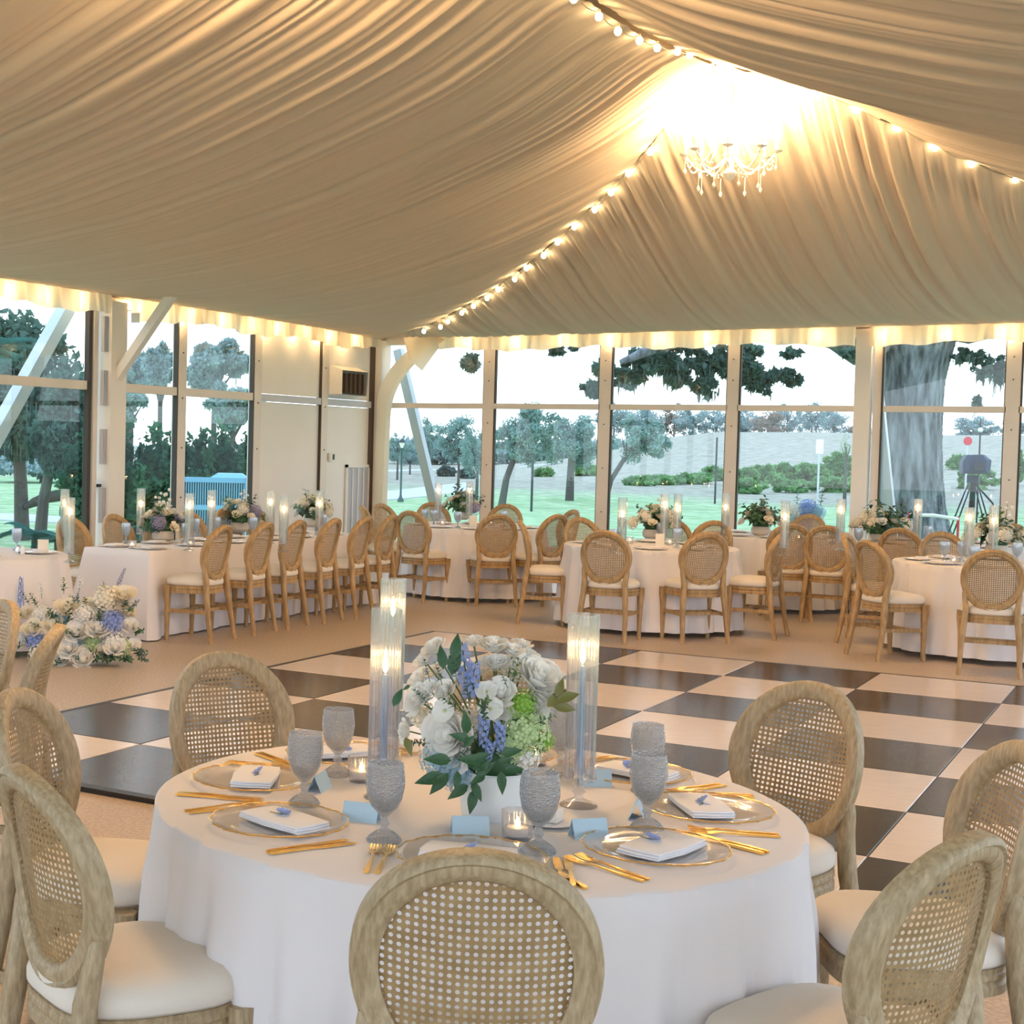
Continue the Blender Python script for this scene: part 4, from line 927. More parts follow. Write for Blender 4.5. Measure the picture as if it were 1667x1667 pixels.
UPV = Vector((0, 0, 1))
for a in [('rw', 706, 1056, 17, .02), ('rw', 804, 1052, 20, .03), ('rw', 850, 1050, 13, .05), ('rw', 858, 1068, 17, .03), ('rw', 808, 1082, 18, .0), ('rw', 681, 1108, 18, .05), ('rw', 711, 1092, 15, .06), ('rw', 875, 1104, 33, -.02), ('rw', 881, 1128, 26, -.01),
          ('rw', 726, 1124, 15, -.04), ('rw', 680, 1140, 21, .0), ('an', 725, 1158, 18, -.07), ('an', 799, 1155, 18, -.08), ('an', 792, 1127, 16, -.06), ('rw', 815, 1130, 21, -.06), ('rw', 734, 1196, 34, -.06), ('rw', 738, 1220, 28, -.05), ('rw', 703, 1176, 15, .0), ('an', 700, 1190, 13, .03),
          ('ha', 722, 1232, 36, -.02), ('ha', 745, 1262, 26, -.03), ('hg', 852, 1192, 40, -.03), ('hw', 848, 1230, 30, -.03), ('hl', 850, 1146, 24, -.05), ('hl', 886, 1206, 17, -.03), ('rw', 690, 1075, 15, .04), ('rw', 700, 1125, 15, -.02), ('rw', 770, 1045, 14, .05), ('rw', 835, 1060, 15, .0), ('hw', 840, 1085, 24, .03), ('rw', 895, 1090, 17, .03), ('hc', 690, 1165, 22, .03), ('rw', 870, 1150, 18, -.03), ('rw', 815, 1160, 15, -.05), ('rw', 660, 1190, 15, .06), ('hw', 870, 1170, 20, .0), ('rw', 780, 1090, 18, .05), ('rw', 832, 1095, 17, .03),
          ('hg', 830, 1215, 26, -.05), ('hw', 790, 1245, 28, -.02), ('hw', 765, 1180, 30, .02)]:
    bq(*a)
bq('db', 756, 1080, 24, -.03, Vector((-.15, 0, 1)), sc=(1, 1, 1.3)); bq('db', 770, 1105, 24, -.05, Vector((.15, 0, 1)), sc=(1, 1, 1.1)); bq('db', 787, 1192, 18, -.09, Vector((.1, -.3, -1)), sc=(1, 1, 1.2)); bq('db', 815, 1203, 17, -.09, Vector((.2, -.3, -1)), sc=(1, 1, 1.3)); bq('db', 797, 1222, 15, -.1, Vector((0, -.3, -1)))
for (u, v, du, dv, L, k) in [(738, 1075, 8, -42, 1, 'lf'), (722, 1090, -4, -38, 1, 'lf'), (735, 1100, 10, -50, .8, 'lf'), (890, 1150, 32, -28, 1, 'lo'), (905, 1140, 38, -12, 1, 'lo'), (900, 1150, 38, 3, 1, 'lo'), (905, 1135, 12, -30, .8, 'lo'),
                             (735, 1238, -40, -4, 1, 'lf'), (725, 1262, -45, 10, 1, 'lf'), (730, 1258, -28, 32, 1, 'lf'), (762, 1278, -30, 20, 1, 'lf'), (768, 1272, 16, 30, 1, 'lf'), (772, 1285, -6, 38, 1, 'lf'), (780, 1262, 14, -22, 1, 'lf'), (775, 1262, 28, -20, .8, 'lf'), (822, 1252, 30, 0, 1, 'lf'), (815, 1255, 4, 36, 1, 'lf'),
                             (815, 1228, 32, -8, 1, 'lf'), (765, 1205, -28, -10, 1, 'lf'), (760, 1195, -2, -34, 1, 'lf'), (825, 1170, 28, 8, 1, 'lf'), (745, 1255, -2, 30, 1, 'lf'), (790, 1240, -40, -6, .9, 'lf'), (770, 1235, 26, -8, .9, 'lf'), (790, 1262, -22, 12, .9, 'lf'), (760, 1240, 20, 12, 1, 'lf'), (755, 1215, 16, -16, 1, 'lf'), (810, 1240, 22, -6, .8, 'lf'), (640, 1150, 14, -28, .5, 'lf'), (668, 1115, -12, 8, .5, 'lf'), (660, 1200, 10, 28, .7, 'lo')]:
    P = Vector(atD(u, v, DV-.12 if v > 1190 else DV-.06)); Q = Vector(atD(u+du, v+dv, DV-.14 if v > 1190 else DV-.06)); d = Q-P; s_ = d.length*1.05
    o = put(k, bouq, P-Vector(VP), (s_*1.15, s_, s_), None, 0, rf); y = d.normalized(); z = -Vector(AF)+Vector((0, 0, .4)); x = y.cross(z).normalized(); z = x.cross(y)
    o.rotation_euler = Matrix(((x.x, y.x, z.x), (x.y, y.y, z.y), (x.z, y.z, z.z))).to_euler()
for (u, v, px, dv_) in [(764, 1150, 42, (-.2, -.2, 1)), (752, 1160, 36, (-.6, -.3, .6)), (778, 1160, 36, (.5, -.3, .7)), (765, 1200, 40, (0, -.5, -.6)), (835, 1110, 36, (.3, -.2, 1)), (826, 1120, 30, (-.3, -.2, 1)), (700, 1150, 34, (-.6, 0, .6)), (790, 1175, 34, (0, -.4, .7)), (870, 1180, 34, (.7, 0, .5)), (745, 1110, 40, (-.2, 0, 1)), (720, 1115, 36, (-.3, 0, 1)), (700, 1110, 34, (-.4, 0, 1)), (860, 1215, 30, (.8, 0, -.2)), (700, 1210, 34, (-.8, 0, 0))]:
    bq('sb' if rf.random() < .5 else 'sm', u, v, px, -.09, Vector(dv_), False)
# -- arrangements on the other tables
ARR = {}
def arrangement(name, label, loc, R_, H_, seed, pal, nb=14, nl=16, bowl=True, tall=0, group='table flower arrangements', cat='flowers'):
    r = random.Random(seed); t = thing(name, label, cat, loc, 0, group); z0 = .0
    if bowl:
        b = MB(); b.lathe([(.0005, 0), (.06, 0), (.095, .03), (.10, .07), (.088, .10), (.082, .09), (.0005, .06)], 20); b.build('bowl', M_VASEC, t); z0 = .10
    b = MB(); b.ball((0, 0, z0+.02), R_*.42, 10, 6, 0, .7 if bowl else .5); b.build('foam', M_LEAF, t)
    for i in range(nb):
        a = i*2.4+r.uniform(-.3, .3); q = math.sqrt((i+.5)/nb); z = z0+H_*(1-q*q)*.85+.02+r.uniform(0, .05); p = Vector((R_*q*math.cos(a), R_*q*math.sin(a), z)); k = r.choice(pal); s_ = (.050 if k[0] == 'r' else .075 if k[0] == 'h' else .04)*r.uniform(.85, 1.2)*(1 if bowl else 1.12)
        put(k, t, p, s_ if k[0] != 'd' else (s_, s_, s_*2.2), (p.x, p.y, (p.z-z0)*1.2+.08) if k[0] != 'd' else (p.x*.5, p.y*.5, .3), r.random()*6, r)
    for i in range(nl):
        a = r.random()*6.28; el = r.uniform(.1, 1.2); L = R_*r.uniform(.8, 1.25); k = r.choice(('sd', 'sm', 'sb', 'sd')); d = (math.cos(a)*math.cos(el), math.sin(a)*math.cos(el), math.sin(el)); put(k, t, (d[0]*.04, d[1]*.04, z0+.03+d[2]*.02), L, d, r.random()*6, r)
    for i in range(tall):
        a = r.random()*6.28; d = (math.cos(a)*.4, math.sin(a)*.4, 1); put(r.choice(('bw', 'bw', 'sm')), t, (d[0]*.08, d[1]*.08, z0+.08), H_*r.uniform(1.1, 1.5), d, 0, r) if True else None
    return t
def arr(u, v, z, label, R_, H_, seed, pal, Y=None, **k): return arrangement('flower_arrangement', label, at(u, v, z) if Y is None else (atY(u, v, Y)[0], Y, z), R_, H_, seed, pal, **k)
arr(265, 882, ZL, 'white and mauve flowers in a cream bowl, nearest on the long table', .20, .20, 21, ['rc', 'rc', 'rc', 'hp', 'rc', 'rw', 'rc'], tall=2)
arr(390, 866, ZL, 'white and pale purple flowers in the middle of the long table', .20, .19, 22, ['rc', 'rc', 'hp', 'rc', 'hc'], tall=2)
arr(508, 858, ZL, 'cream and grey-green flowers at the far end of the long table', .19, .18, 23, ['rc', 'rw', 'hc', 'rc'], nl=24, tall=3)
arr(752, 846, ZT, 'peach and white flowers on the corner table', .22, .20, 24, ['rc', 'rc', 'rw', 'hp'], nl=20, tall=2)
arr(1062, 878, ZT, 'cream roses with dark leaves on the middle back table', .20, .20, 25, ['rc', 'rc', 'rw', 'hc'], nl=20, tall=1)
arr(1238, 868, ZT, 'cream roses and trailing stems, right of the middle back table', .22, .17, 26, ['rc', 'rc', 'rw'], 16.4, nl=22, tall=2)
arr(1432, 866, ZT, 'wide low cream and mauve flowers before the big oak trunk', .27, .16, 27, ['rc', 'rc', 'rc', 'rw', 'hc'], 16.4, nl=22, nb=18)
arr(1622, 905, ZT, 'cream and white flowers on the right table at the picture edge', .22, .20, 28, ['rc', 'rw', 'rc', 'hc'], nl=18, nb=18, tall=3)
FB = at(140, 1082, 0)
g = thing('floor_flowers', 'large floor arrangement of white roses and blue hydrangeas at the table foot', 'flowers', FB); r = random.Random(77)
MB().ball((.05, .15, .10), .12, 12, 7, 0, .6).build('foam', M_LEAF, g); DFB = Vector(np.array(FB)-np.array([0, 0, EYE])).dot(Vector(AF))
def fp(kind, u, v, px, off=0.0, dr=None, sc=None):
    D = DFB+off; P = Vector(atD(u, v, D)); P.z = max(P.z, .05); s_ = px*D/FPX*(1.25 if kind[0] in 'rh' else 1); L = P-Vector(FB)
    put(kind, g, L, s_ if not sc else (s_, s_, s_*sc), dr or (L.x*.4-AF[0]*.5, L.y*.4-AF[1]*.5, .35+L.z), r.random()*6, r)
for a in [('rc', 110, 990, 17), ('hb', 183, 1013, 18), ('rc', 200, 970, 18), ('rc', 192, 985, 15), ('hc', 172, 975, 19), ('hw', 138, 1000, 16), ('rc', 52, 1025, 15), ('rw', 124, 1030, 17, -.05), ('rw', 160, 1025, 17, -.05), ('hw', 185, 1045, 18), ('rw', 212, 1020, 12), ('rw', 215, 1052, 12), ('rw', 135, 1077, 17, -.1), ('rw', 112, 1057, 15, -.1), ('ha', 122, 1052, 15), ('ha', 100, 1010, 14, .1), ('rc', 85, 1020, 15), ('hw', 70, 1000, 14, .1),
          ('hc', 90, 1045, 16), ('rw', 170, 1062, 14, -.05), ('rw', 188, 1055, 14, -.08), ('hg', 200, 1055, 13), ('hb', 60, 1045, 15, .05), ('rc', 148, 985, 14, .1), ('rw', 155, 1003, 14), ('hc', 65, 1065, 16), ('rw', 100, 1078, 14, -.05), ('hw', 35, 1040, 14, .1), ('hg', 150, 1050, 14), ('rc', 40, 1000, 13, .2), ('rc', 208, 1000, 12, .1)]: fp(*a)
fp('db', 34, 962, 11, .2, Vector((0, 0, 1)), 2.0); fp('dp', 198, 938, 7, .1, Vector((.5, 0, 1)), 2.2); fp('dp', 218, 985, 7, .1, Vector((.8, 0, .7)), 2.0); fp('bw', 68, 975, 26, .2, Vector((0, 0, 1))); fp('sm', 104, 968, 26, .1, Vector((0, 0, 1))); fp('bw', 128, 965, 28, .1, Vector((.3, 0, 1))); fp('sm', 165, 975, 26, 0, Vector((.1, 0, 1))); fp('sm', 205, 1000, 28, 0, Vector((.8, 0, .8)))
for i in range(46):
    u, v = r.uniform(35, 215), r.uniform(985, 1078); fp(r.choice(('sd', 'sm', 'sb', 'sd')), u, v, r.uniform(20, 30), r.uniform(-.05, .15), Vector(((u-125)/70+r.uniform(-.5, .5), -.5, (1050-v)/60+r.uniform(-.2, .6))))
for i in range(9): fp('sd', r.uniform(150, 215), r.uniform(1065, 1080), 26, -.05, Vector((r.uniform(-.6, 1), -.5, r.uniform(-.05, .2))))
for i in range(4): fp('sb', 215+i*3, 1060+i*4, 26, 0, Vector((1, -.1, .3-.1*i)))

# ---- candles, goblets, cards and plates on the other tables
for (u, vt, z, lb) in [(106, 796, ZL, 'tall ribbed candle on the table at the left edge'), (114, 810, ZL, 'shorter ribbed candle beside the tall one at the left edge table'), (230, 795, ZL, 'ribbed candle at the near end of the long table'), (309, 803, ZL, 'ribbed candle behind the first long table flowers'), (345, 798, ZL, 'ribbed candle before the blue air unit window'),
                       (441, 799, ZL, 'ribbed candle before the white wall, left of a pair'), (463, 806, ZL, 'ribbed candle before the white wall, right of a pair'), (521, 799, ZL, 'ribbed candle beyond the last long table flowers'), (714, 786, ZT, 'ribbed candle left of the corner table flowers'), (765, 784, ZT, 'ribbed candle right of the corner table flowers'),
                       (1014, 810, ZT, 'ribbed candle left of the middle table flowers'), (1083, 804, ZT, 'ribbed candle right of the middle table flowers, left of a pair'), (1104, 804, ZT, 'ribbed candle right of the middle table flowers, right of a pair'), (1182, 803, ZT, 'ribbed candle before the mullion right of the middle table'), (1279, 815, ZT, 'ribbed candle before the lawn, left of the blue hydrangea'),
                       (1370, 812, ZT, 'ribbed candle just left of the white post'), (1495, 812, ZT, 'ribbed candle before the oak trunk'), (1579, 826, ZT, 'larger ribbed candle on the right table under the tripod'), (1619, 822, ZT, 'ribbed candle above the right table flowers')]:
    candle(cand_at(u, vt, z), lb, 'candles on the other tables', False, False, r.choice((0, .05, .1, .15)), .35)
gl = 'goblets on the other tables'
for (u, v, z, lb) in [(27, 896, ZL, 'frosted goblet on the left edge table'), (205, 884, ZL, 'blue-white goblet at the near end of the long table'), (300, 884, ZL, 'grey goblet right of the first long table flowers'), (318, 875, ZL, 'blue-white goblet behind the nearest row chair'), (352, 872, ZL, 'goblet left of the middle long table flowers'), (412, 872, ZL, 'grey goblet right of the middle long table flowers'), (525, 866, ZL, 'goblet at the far end of the long table'),
                      (691, 856, ZT, 'left one of two goblets on the corner table'), (706, 857, ZT, 'right one of two goblets on the corner table'), (745, 860, ZT, 'grey goblet before the corner table flowers'), (820, 858, ZT, 'goblet right of the corner table flowers'), (998, 894, ZT, 'grey goblet before the middle table flowers'), (1102, 892, ZT, 'pale goblet right of the card on the middle table'), (1075, 880, ZT, 'thin clear goblet behind the card'),
                      (1012, 870, ZT, 'goblet left of the middle table flowers'), (1355, 885, ZT, 'goblet seen above the middle of three orange chairs'), (1397, 890, ZT, 'grey goblet beside the post'), (1510, 885, ZT, 'blue-white goblet behind the right table chairs'), (1537, 916, ZT, 'left one of two pale goblets on the right table'), (1566, 916, ZT, 'right one of two pale goblets on the right table'), (1585, 925, ZT, 'frosted goblet under the big candle on the right table'), (1655, 918, ZT, 'goblet at the right edge beside the roses')]:
    goblet(at(u, v, z), lb, gl, GMF)
for (u, v, z, lb) in [(70, 901, ZL, 'leaning cream card on the left edge table'), (1074, 888, ZT, 'upright cream card before the middle table flowers'), (1428, 882, ZT, 'upright cream card before the oak trunk flowers'), (770, 856, ZT, 'upright cream card right of the corner table flowers')]:
    tent_card(at(u, v, z), YAW+.1, lb, 'cream menu cards', mt=M_CARDW, upright=True)
b = MB(); b.lathe([(.0005, 0), (.018, 0), (.02, .03), (.014, .05), (.016, .06), (.0005, .07)], 12); sh = b.mesh('shaker', M_METAL)
tag(link('shaker', sh, None, at(29, 901, ZL)), 'silver shaker left of the cream card', 'shaker', 'shakers'); tag(link('shaker', b.mesh('shaker', M_PLATEW), None, at(37, 902, ZL)), 'white shaker right of the silver one', 'shaker', 'shakers')
b = MB(); b.lathe([(.0005, .002), (.10, .002), (.15, .012), (.15, .015), (.10, .006), (.0005, .006)], 28); PLF = b.mesh('plate', M_PLATEW, 50)
def clock(c, p):
    v = Vector((p[0]-c[0], p[1]-c[1])); f_ = Vector((c[0], c[1])).normalized(); x = v.x*f_.y-v.y*f_.x; y = v.dot(f_); a = math.atan2(x, y)
    return ['far', 'far right', 'right', 'near right', 'near', 'near left', 'left', 'far left'][int(round(a/(PI/4))) % 8]
def settings(c, n, a0, z, tn, rad=.56):
    a0 = math.atan2(c[1], c[0])
    for k in range(n):
        a = a0+k*2*PI/n; side_ = clock(c, (c[0]+rad*math.cos(a), c[1]+rad*math.sin(a))); p = (c[0]+rad*math.cos(a), c[1]+rad*math.sin(a), z)
        pl = thing('charger_plate', 'gold-rimmed charger on the %s, %s place' % (tn, side_), 'plate', p, a+PI/2, 'plates on the %s' % tn); link('plate', PLF, pl); link('gold_rim', PL_R, pl, None, 0, .93)
        tag(link('napkin', NAP, None, (p[0], p[1], z+.003), a+PI/2), 'folded white napkin on the %s, %s place' % (tn, side_), 'napkin', 'napkins on the %s' % tn)
settings(TA, 8, .2, ZT, 'corner table'); settings(TB, 8, .1, ZT, 'middle back table'); settings(TC, 8, .3, ZT, 'table by the back glass'); settings(TD, 8, .3, ZT, 'right table'); settings(TG, 8, .3, ZT, 'oak trunk table'); settings(TF, 4, .3, ZL, 'left edge table', .45)
for k in range(6):
    for sx, sd in ((-1, 'wall side'), (1, 'floor side')):
        p = (LT[0]+sx*.19, 10.15+k*.60, ZL); pl = thing('charger_plate', 'gold-rimmed charger on the %s of the long table, %s' % (sd, od[k]), 'plate', p, sx*PI/2, 'chargers on the %s of the long table' % sd); link('plate', PLF, pl, None, 0, .93); link('gold_rim', PL_R, pl, None, 0, .87)
        tag(link('napkin', NAP, None, (p[0], p[1], ZL+.003), sx*PI/2), 'folded white napkin on the %s of the long table, %s' % (sd, od[k]), 'napkin', 'napkins on the %s of the long table' % sd)
for (u, v, z, lb) in [(215, 893, ZL, 'votive glowing at the near end of the long table'), (310, 890, ZL, 'votive glowing before the nearest row chair'), (720, 856, ZT, 'votive glowing before the corner table flowers'), (800, 856, ZT, 'votive glowing right on the corner table'), (1025, 885, ZT, 'votive glowing left of the card on the middle table'), (1090, 888, ZT, 'votive glowing right of the card on the middle table'), (1300, 880, ZT, 'votive glowing on the table by the back glass'), (1553, 918, ZT, 'votive glowing between the goblets of the right table')]:
    tealight(at(u, v, z), lb, 'votives on the other tables')
# head table flower stand leaves at the very left edge
# ================================================================== OUTSIDE
def gz(x, y):
    d = np.maximum(0, y-20); l_ = np.maximum(0, -x-12)
    s1 = np.clip(d/55, 0, 1); s1 = s1*s1*(3-2*s1)
    e_ = np.maximum(d, l_)
    s2 = np.clip((y-95)/140, 0, 1); s2 = s2*s2*(3-2*s2); fx = np.clip((x/np.maximum(y, 1)+.43)/.15, 0, 1)
    s3 = np.clip(l_/50, 0, 1)
    return -.36-.75*s1-.4*s3*(1-s1)+s2*(.3+5.6*fx)
def lawn():
    xs = np.concatenate([np.linspace(-420, -60, 40), np.linspace(-58, 30, 60), np.linspace(36, 260, 24)]); ys = np.concatenate([np.linspace(-60, 14, 12), np.linspace(18, 120, 70), np.linspace(124, 460, 50)])
    X, Y = np.meshgrid(xs, ys, indexing='ij'); Z = gz(X, Y)+.06*np.sin(X*.23+Y*.11)*np.clip((Y-30)/30, 0, 1); n = len(ys)
    P = np.stack([X, Y, Z], -1).reshape(-1, 3).tolist(); F = [(i*n+j, (i+1)*n+j, (i+1)*n+j+1, i*n+j+1) for i in range(len(xs)-1) for j in range(n-1)]
    me = bpy.data.meshes.new('lawn'); me.from_pydata(P, [], F); me.materials.append(M_LAWN); me.shade_smooth(); struct(link('ground', me), 'green lawn rising to a pale field beyond the tent')
lawn()
def gpt(u, v):
    """first hit of a pixel ray on the outside ground"""
    d = ray(u, v)
    for k in range(170, 4000):
        t = k*.1; p = (d[0]*t, d[1]*t, EYE+d[2]*t)
        if p[2] <= float(gz(np.float64(p[0]), np.float64(p[1]))): return p
    return p
def strip(name, label, pix, wd, mt, lift=.03):
    P = [Vector(gpt(u, v)) for u, v in pix]; b = MB(); R = []
    Q = []
    for i in range(len(P)-1):
        for k in range(8): Q.append(P[i].lerp(P[i+1], k/8))
    Q.append(P[-1])
    for i, p in enumerate(Q):
        t = (Q[min(i+1, len(Q)-1)]-Q[max(i-1, 0)]); t.z = 0; t.normalize(); nrm = Vector((-t.y, t.x, 0))
        row = []
        for s_ in (-1, 1): q = p+nrm*wd*s_/2; row.append((q.x, q.y, float(gz(np.float64(q.x), np.float64(q.y)))+lift))
        R.append([(row[0][0], row[0][1], row[0][2]-.3), row[0], row[1], (row[1][0], row[1][1], row[1][2]-.3)])
    b.loft(R, False, False); struct(b.build(name, mt, None, 0), label)
strip('path', 'pale concrete path curving across the lawn', [(560, 812), (640, 806), (700, 800), (760, 792), (820, 785), (880, 775)], 4.0, M_PATH)
strip('path', 'pale path beyond the leftmost window', [(-60, 838), (0, 840), (60, 846), (140, 850), (200, 853)], 2.6, M_PATH)
strip('path', 'thin pale path far across the lawn', [(600, 768), (660, 766), (740, 765), (800, 762), (900, 756)], 3.0, M_PATH, .05)
def cloud(n, c, rad, leaf, rs, nsub=14, hang=0.0, flat=1.0):
    nsub = int(nsub*2.2)
    """leaf quads gathered in clumps inside an ellipsoid"""
    c = np.array(c); rad = np.array(rad, float); D_ = rs.normal(size=(nsub, 3)); D_ /= np.linalg.norm(D_, axis=1)[:, None]; sub = D_*(rs.rand(nsub, 1)**.45)*.86
    k = rs.randint(0, nsub, n); off = rs.normal(size=(n, 3)); off /= np.linalg.norm(off, axis=1)[:, None]; off *= (rs.rand(n, 1)**.5)*rs.uniform(.12, .32, (nsub, 1))[k]
    p = (sub[k]+off)*rad+c
    if hang: p[:, 2] -= hang*rs.rand(n)**2
    u = rs.normal(size=(n, 3)); u /= np.linalg.norm(u, axis=1)[:, None]; w_ = rs.normal(size=(n, 3)); w_ -= (w_*u).sum(1)[:, None]*u; w_ /= np.linalg.norm(w_, axis=1)[:, None]
    s_ = leaf*rs.uniform(.6, 1.3, (n, 1)); u = u*s_; w_ = w_*s_*.55
    V = np.stack([p-u, p+w_, p+u, p-w_], 1).reshape(-1, 3); F = np.arange(4*n).reshape(-1, 4)
    return V, F
def mesh_from(name, V, F, mt):
    me = bpy.data.meshes.new(name); me.from_pydata(V.tolist() if hasattr(V, 'tolist') else V, [], F.tolist() if hasattr(F, 'tolist') else F); me.materials.append(mt); return me
def moss(c, rad, L, n, rs, wd=.05):
    V = []; F = []
    for i in range(n):
        a = rs.rand()*6.28; q = math.sqrt(rs.rand()); x, y, z = c[0]+rad[0]*q*math.cos(a), c[1]+rad[1]*q*math.sin(a), c[2]+rad[2]*rs.uniform(-.7, .4); l_ = L*rs.uniform(.3, 1.0); th = rs.rand()*3.14; dx, dy = math.cos(th)*wd, math.sin(th)*wd; k = len(V)
        for j in range(5):
            f_ = j/4; w_ = (1-f_)*rs.uniform(.6, 1.3)+.05; V += [(x-dx*w_+rs.uniform(-.3, .3)*wd, y-dy*w_, z-l_*f_), (x+dx*w_, y+dy*w_+rs.uniform(-.3, .3)*wd, z-l_*f_)]
        F += [(k+2*j, k+2*j+1, k+2*j+3, k+2*j+2) for j in range(4)]
    return V, F
tree_n = 0
def tree(label, u, v, rx, ry, D, mt, n=2600, leaf=None, trunk=None, name='tree', group='trees beyond the glass', cat='tree', nsub=16, ms=0, base_u=None, tw=None):
    global tree_n; tree_n += 1; rs = np.random.RandomState(100+tree_n)
    C = atD(u, v, D); k = D/FPX; rad = (rx*k, rx*k*.9, ry*k); B = atD(base_u if base_u else u, v, D); gzv = float(gz(np.float64(B[0]), np.float64(B[1]))); base = (B[0], B[1], gzv)
    t = thing(name, label, cat, base, 0, group); c = (C[0]-base[0], C[1]-base[1], C[2]-base[2])
    V, F = cloud(int(n*(2.4 if D < 60 else 1.5)), c, rad, (leaf or rx*k*.055)*(.8 if D < 60 else .9), rs, nsub); o = link('foliage', mesh_from('foliage', V, F, mt), t); o['kind'] = 'stuff'
    if trunk is not False:
        tr = tw or max(.08, rx*k*.04); b = MB(); z1 = max(c[2], .5); b.tube([(0, 0, -.1), (c[0]*.2, c[1]*.2, z1*.4), (c[0]*.7, c[1]*.7, z1*.85), c], [tr*1.25, tr, tr*.8, tr*.4], 8)
        for i in range(5):
            a = i*1.3+tree_n; e_ = (c[0]+rad[0]*.6*math.cos(a), c[1]+rad[1]*.6*math.sin(a), c[2]+rad[2]*rs.uniform(-.1, .5)); m_ = (c[0]*.6, c[1]*.6, z1*.75); b.tube([m_, ((m_[0]+e_[0])/2, (m_[1]+e_[1])/2, (m_[2]+e_[2])/2+.1*rad[2]), e_], [tr*.5, tr*.35, tr*.12], 6)
        b.build('trunk', M_BARK2, t)
    if ms:
        V, F = moss(c, rad, rad[2]*.5, ms, rs, min(.02, rx*k*.010)); o = link('moss', mesh_from('moss', V, F, M_MOSS), t); o['kind'] = 'stuff'
    return t
# back windows, left to right
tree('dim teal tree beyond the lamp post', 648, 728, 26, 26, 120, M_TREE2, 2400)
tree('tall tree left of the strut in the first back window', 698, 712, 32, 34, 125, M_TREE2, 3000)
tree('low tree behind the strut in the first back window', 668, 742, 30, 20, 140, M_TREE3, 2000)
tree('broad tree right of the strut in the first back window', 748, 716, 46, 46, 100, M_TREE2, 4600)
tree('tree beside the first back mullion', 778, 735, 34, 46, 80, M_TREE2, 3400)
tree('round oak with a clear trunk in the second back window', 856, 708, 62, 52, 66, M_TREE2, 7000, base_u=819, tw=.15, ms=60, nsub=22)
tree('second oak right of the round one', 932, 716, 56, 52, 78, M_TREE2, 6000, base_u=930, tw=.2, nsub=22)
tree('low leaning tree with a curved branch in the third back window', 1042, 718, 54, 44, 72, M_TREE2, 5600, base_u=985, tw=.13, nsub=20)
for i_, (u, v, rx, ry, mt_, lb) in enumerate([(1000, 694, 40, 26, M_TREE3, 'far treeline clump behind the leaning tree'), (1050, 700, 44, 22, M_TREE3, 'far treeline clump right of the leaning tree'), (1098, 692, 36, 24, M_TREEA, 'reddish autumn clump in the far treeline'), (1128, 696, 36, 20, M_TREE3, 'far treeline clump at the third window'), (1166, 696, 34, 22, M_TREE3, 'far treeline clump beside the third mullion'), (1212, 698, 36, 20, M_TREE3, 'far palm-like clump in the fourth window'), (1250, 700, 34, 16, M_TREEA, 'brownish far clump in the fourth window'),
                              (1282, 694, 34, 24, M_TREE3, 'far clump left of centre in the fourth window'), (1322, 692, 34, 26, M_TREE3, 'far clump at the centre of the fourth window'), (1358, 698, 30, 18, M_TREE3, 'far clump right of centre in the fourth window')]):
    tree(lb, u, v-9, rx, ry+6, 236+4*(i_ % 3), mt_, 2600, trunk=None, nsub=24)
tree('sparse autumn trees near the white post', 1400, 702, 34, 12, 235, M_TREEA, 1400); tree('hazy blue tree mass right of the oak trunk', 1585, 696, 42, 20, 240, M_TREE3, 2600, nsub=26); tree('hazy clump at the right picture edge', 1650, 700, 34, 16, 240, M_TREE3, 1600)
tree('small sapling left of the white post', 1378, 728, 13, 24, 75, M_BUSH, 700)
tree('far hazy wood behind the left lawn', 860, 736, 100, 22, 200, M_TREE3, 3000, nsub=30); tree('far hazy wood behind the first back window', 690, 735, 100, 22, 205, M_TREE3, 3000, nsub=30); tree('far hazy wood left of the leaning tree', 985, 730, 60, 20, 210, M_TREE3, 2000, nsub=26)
def bush(label, u, v, rx, ry, D, mt, n=900, leaf=None, group='shrubs beyond the glass'):
    global tree_n; tree_n += 1; rs = np.random.RandomState(300+tree_n)
    B = gpt(u, v+ry) if D > 30 else atD(u, v, D); D = (Vector(B)-Vector((0, 0, EYE))).dot(Vector(AF)); g0 = float(gz(np.float64(B[0]), np.float64(B[1]))); k = D/FPX; h = max(.3, 2*ry*k); leaf = (leaf or .1)*D/55 if D > 30 else leaf
    t = thing('shrub', label, 'shrub', (B[0], B[1], g0), 0, group); V, F = cloud(n, (0, 0, h*.45), (rx*k, rx*k*.7, h*.6), leaf or .10, rs, 14); o = link('foliage', mesh_from('foliage', V, F, mt), t); o['kind'] = 'stuff'
    MB().tube([(0, 0, -.1), (0, 0, h*.5)], .05, 6).build('stem', M_BARK2, t)
bush('pampas clump right of the strut', 728, 768, 14, 8, 70, M_MOSS, 700, .14); bush('pampas clump by the first mullion', 760, 772, 14, 8, 66, M_MOSS, 700, .14); bush('shrub under the second oak', 950, 765, 24, 10, 62, M_BUSH, 900, .16); bush('shrub at the foot of the round oak', 885, 770, 16, 7, 64, M_BUSH, 700, .16)
for i, (u, v, rx, ry) in enumerate([(1040, 782, 30, 8), (1085, 780, 34, 8), (1130, 778, 34, 9), (1170, 770, 30, 12), (1205, 775, 30, 14), (1245, 772, 34, 15), (1285, 768, 32, 14), (1325, 768, 34, 16), (1365, 762, 32, 22), (1225, 792, 34, 11), (1290, 790, 38, 12), (1350, 788, 40, 14)]):
    bush('low green shrub in the meadow, number %s of the row' % ['one', 'two', 'three', 'four', 'five', 'six', 'seven', 'eight', 'nine', 'ten', 'eleven', 'twelve'][i], u, v, rx, ry, 52, M_BUSH, 2200, .11)
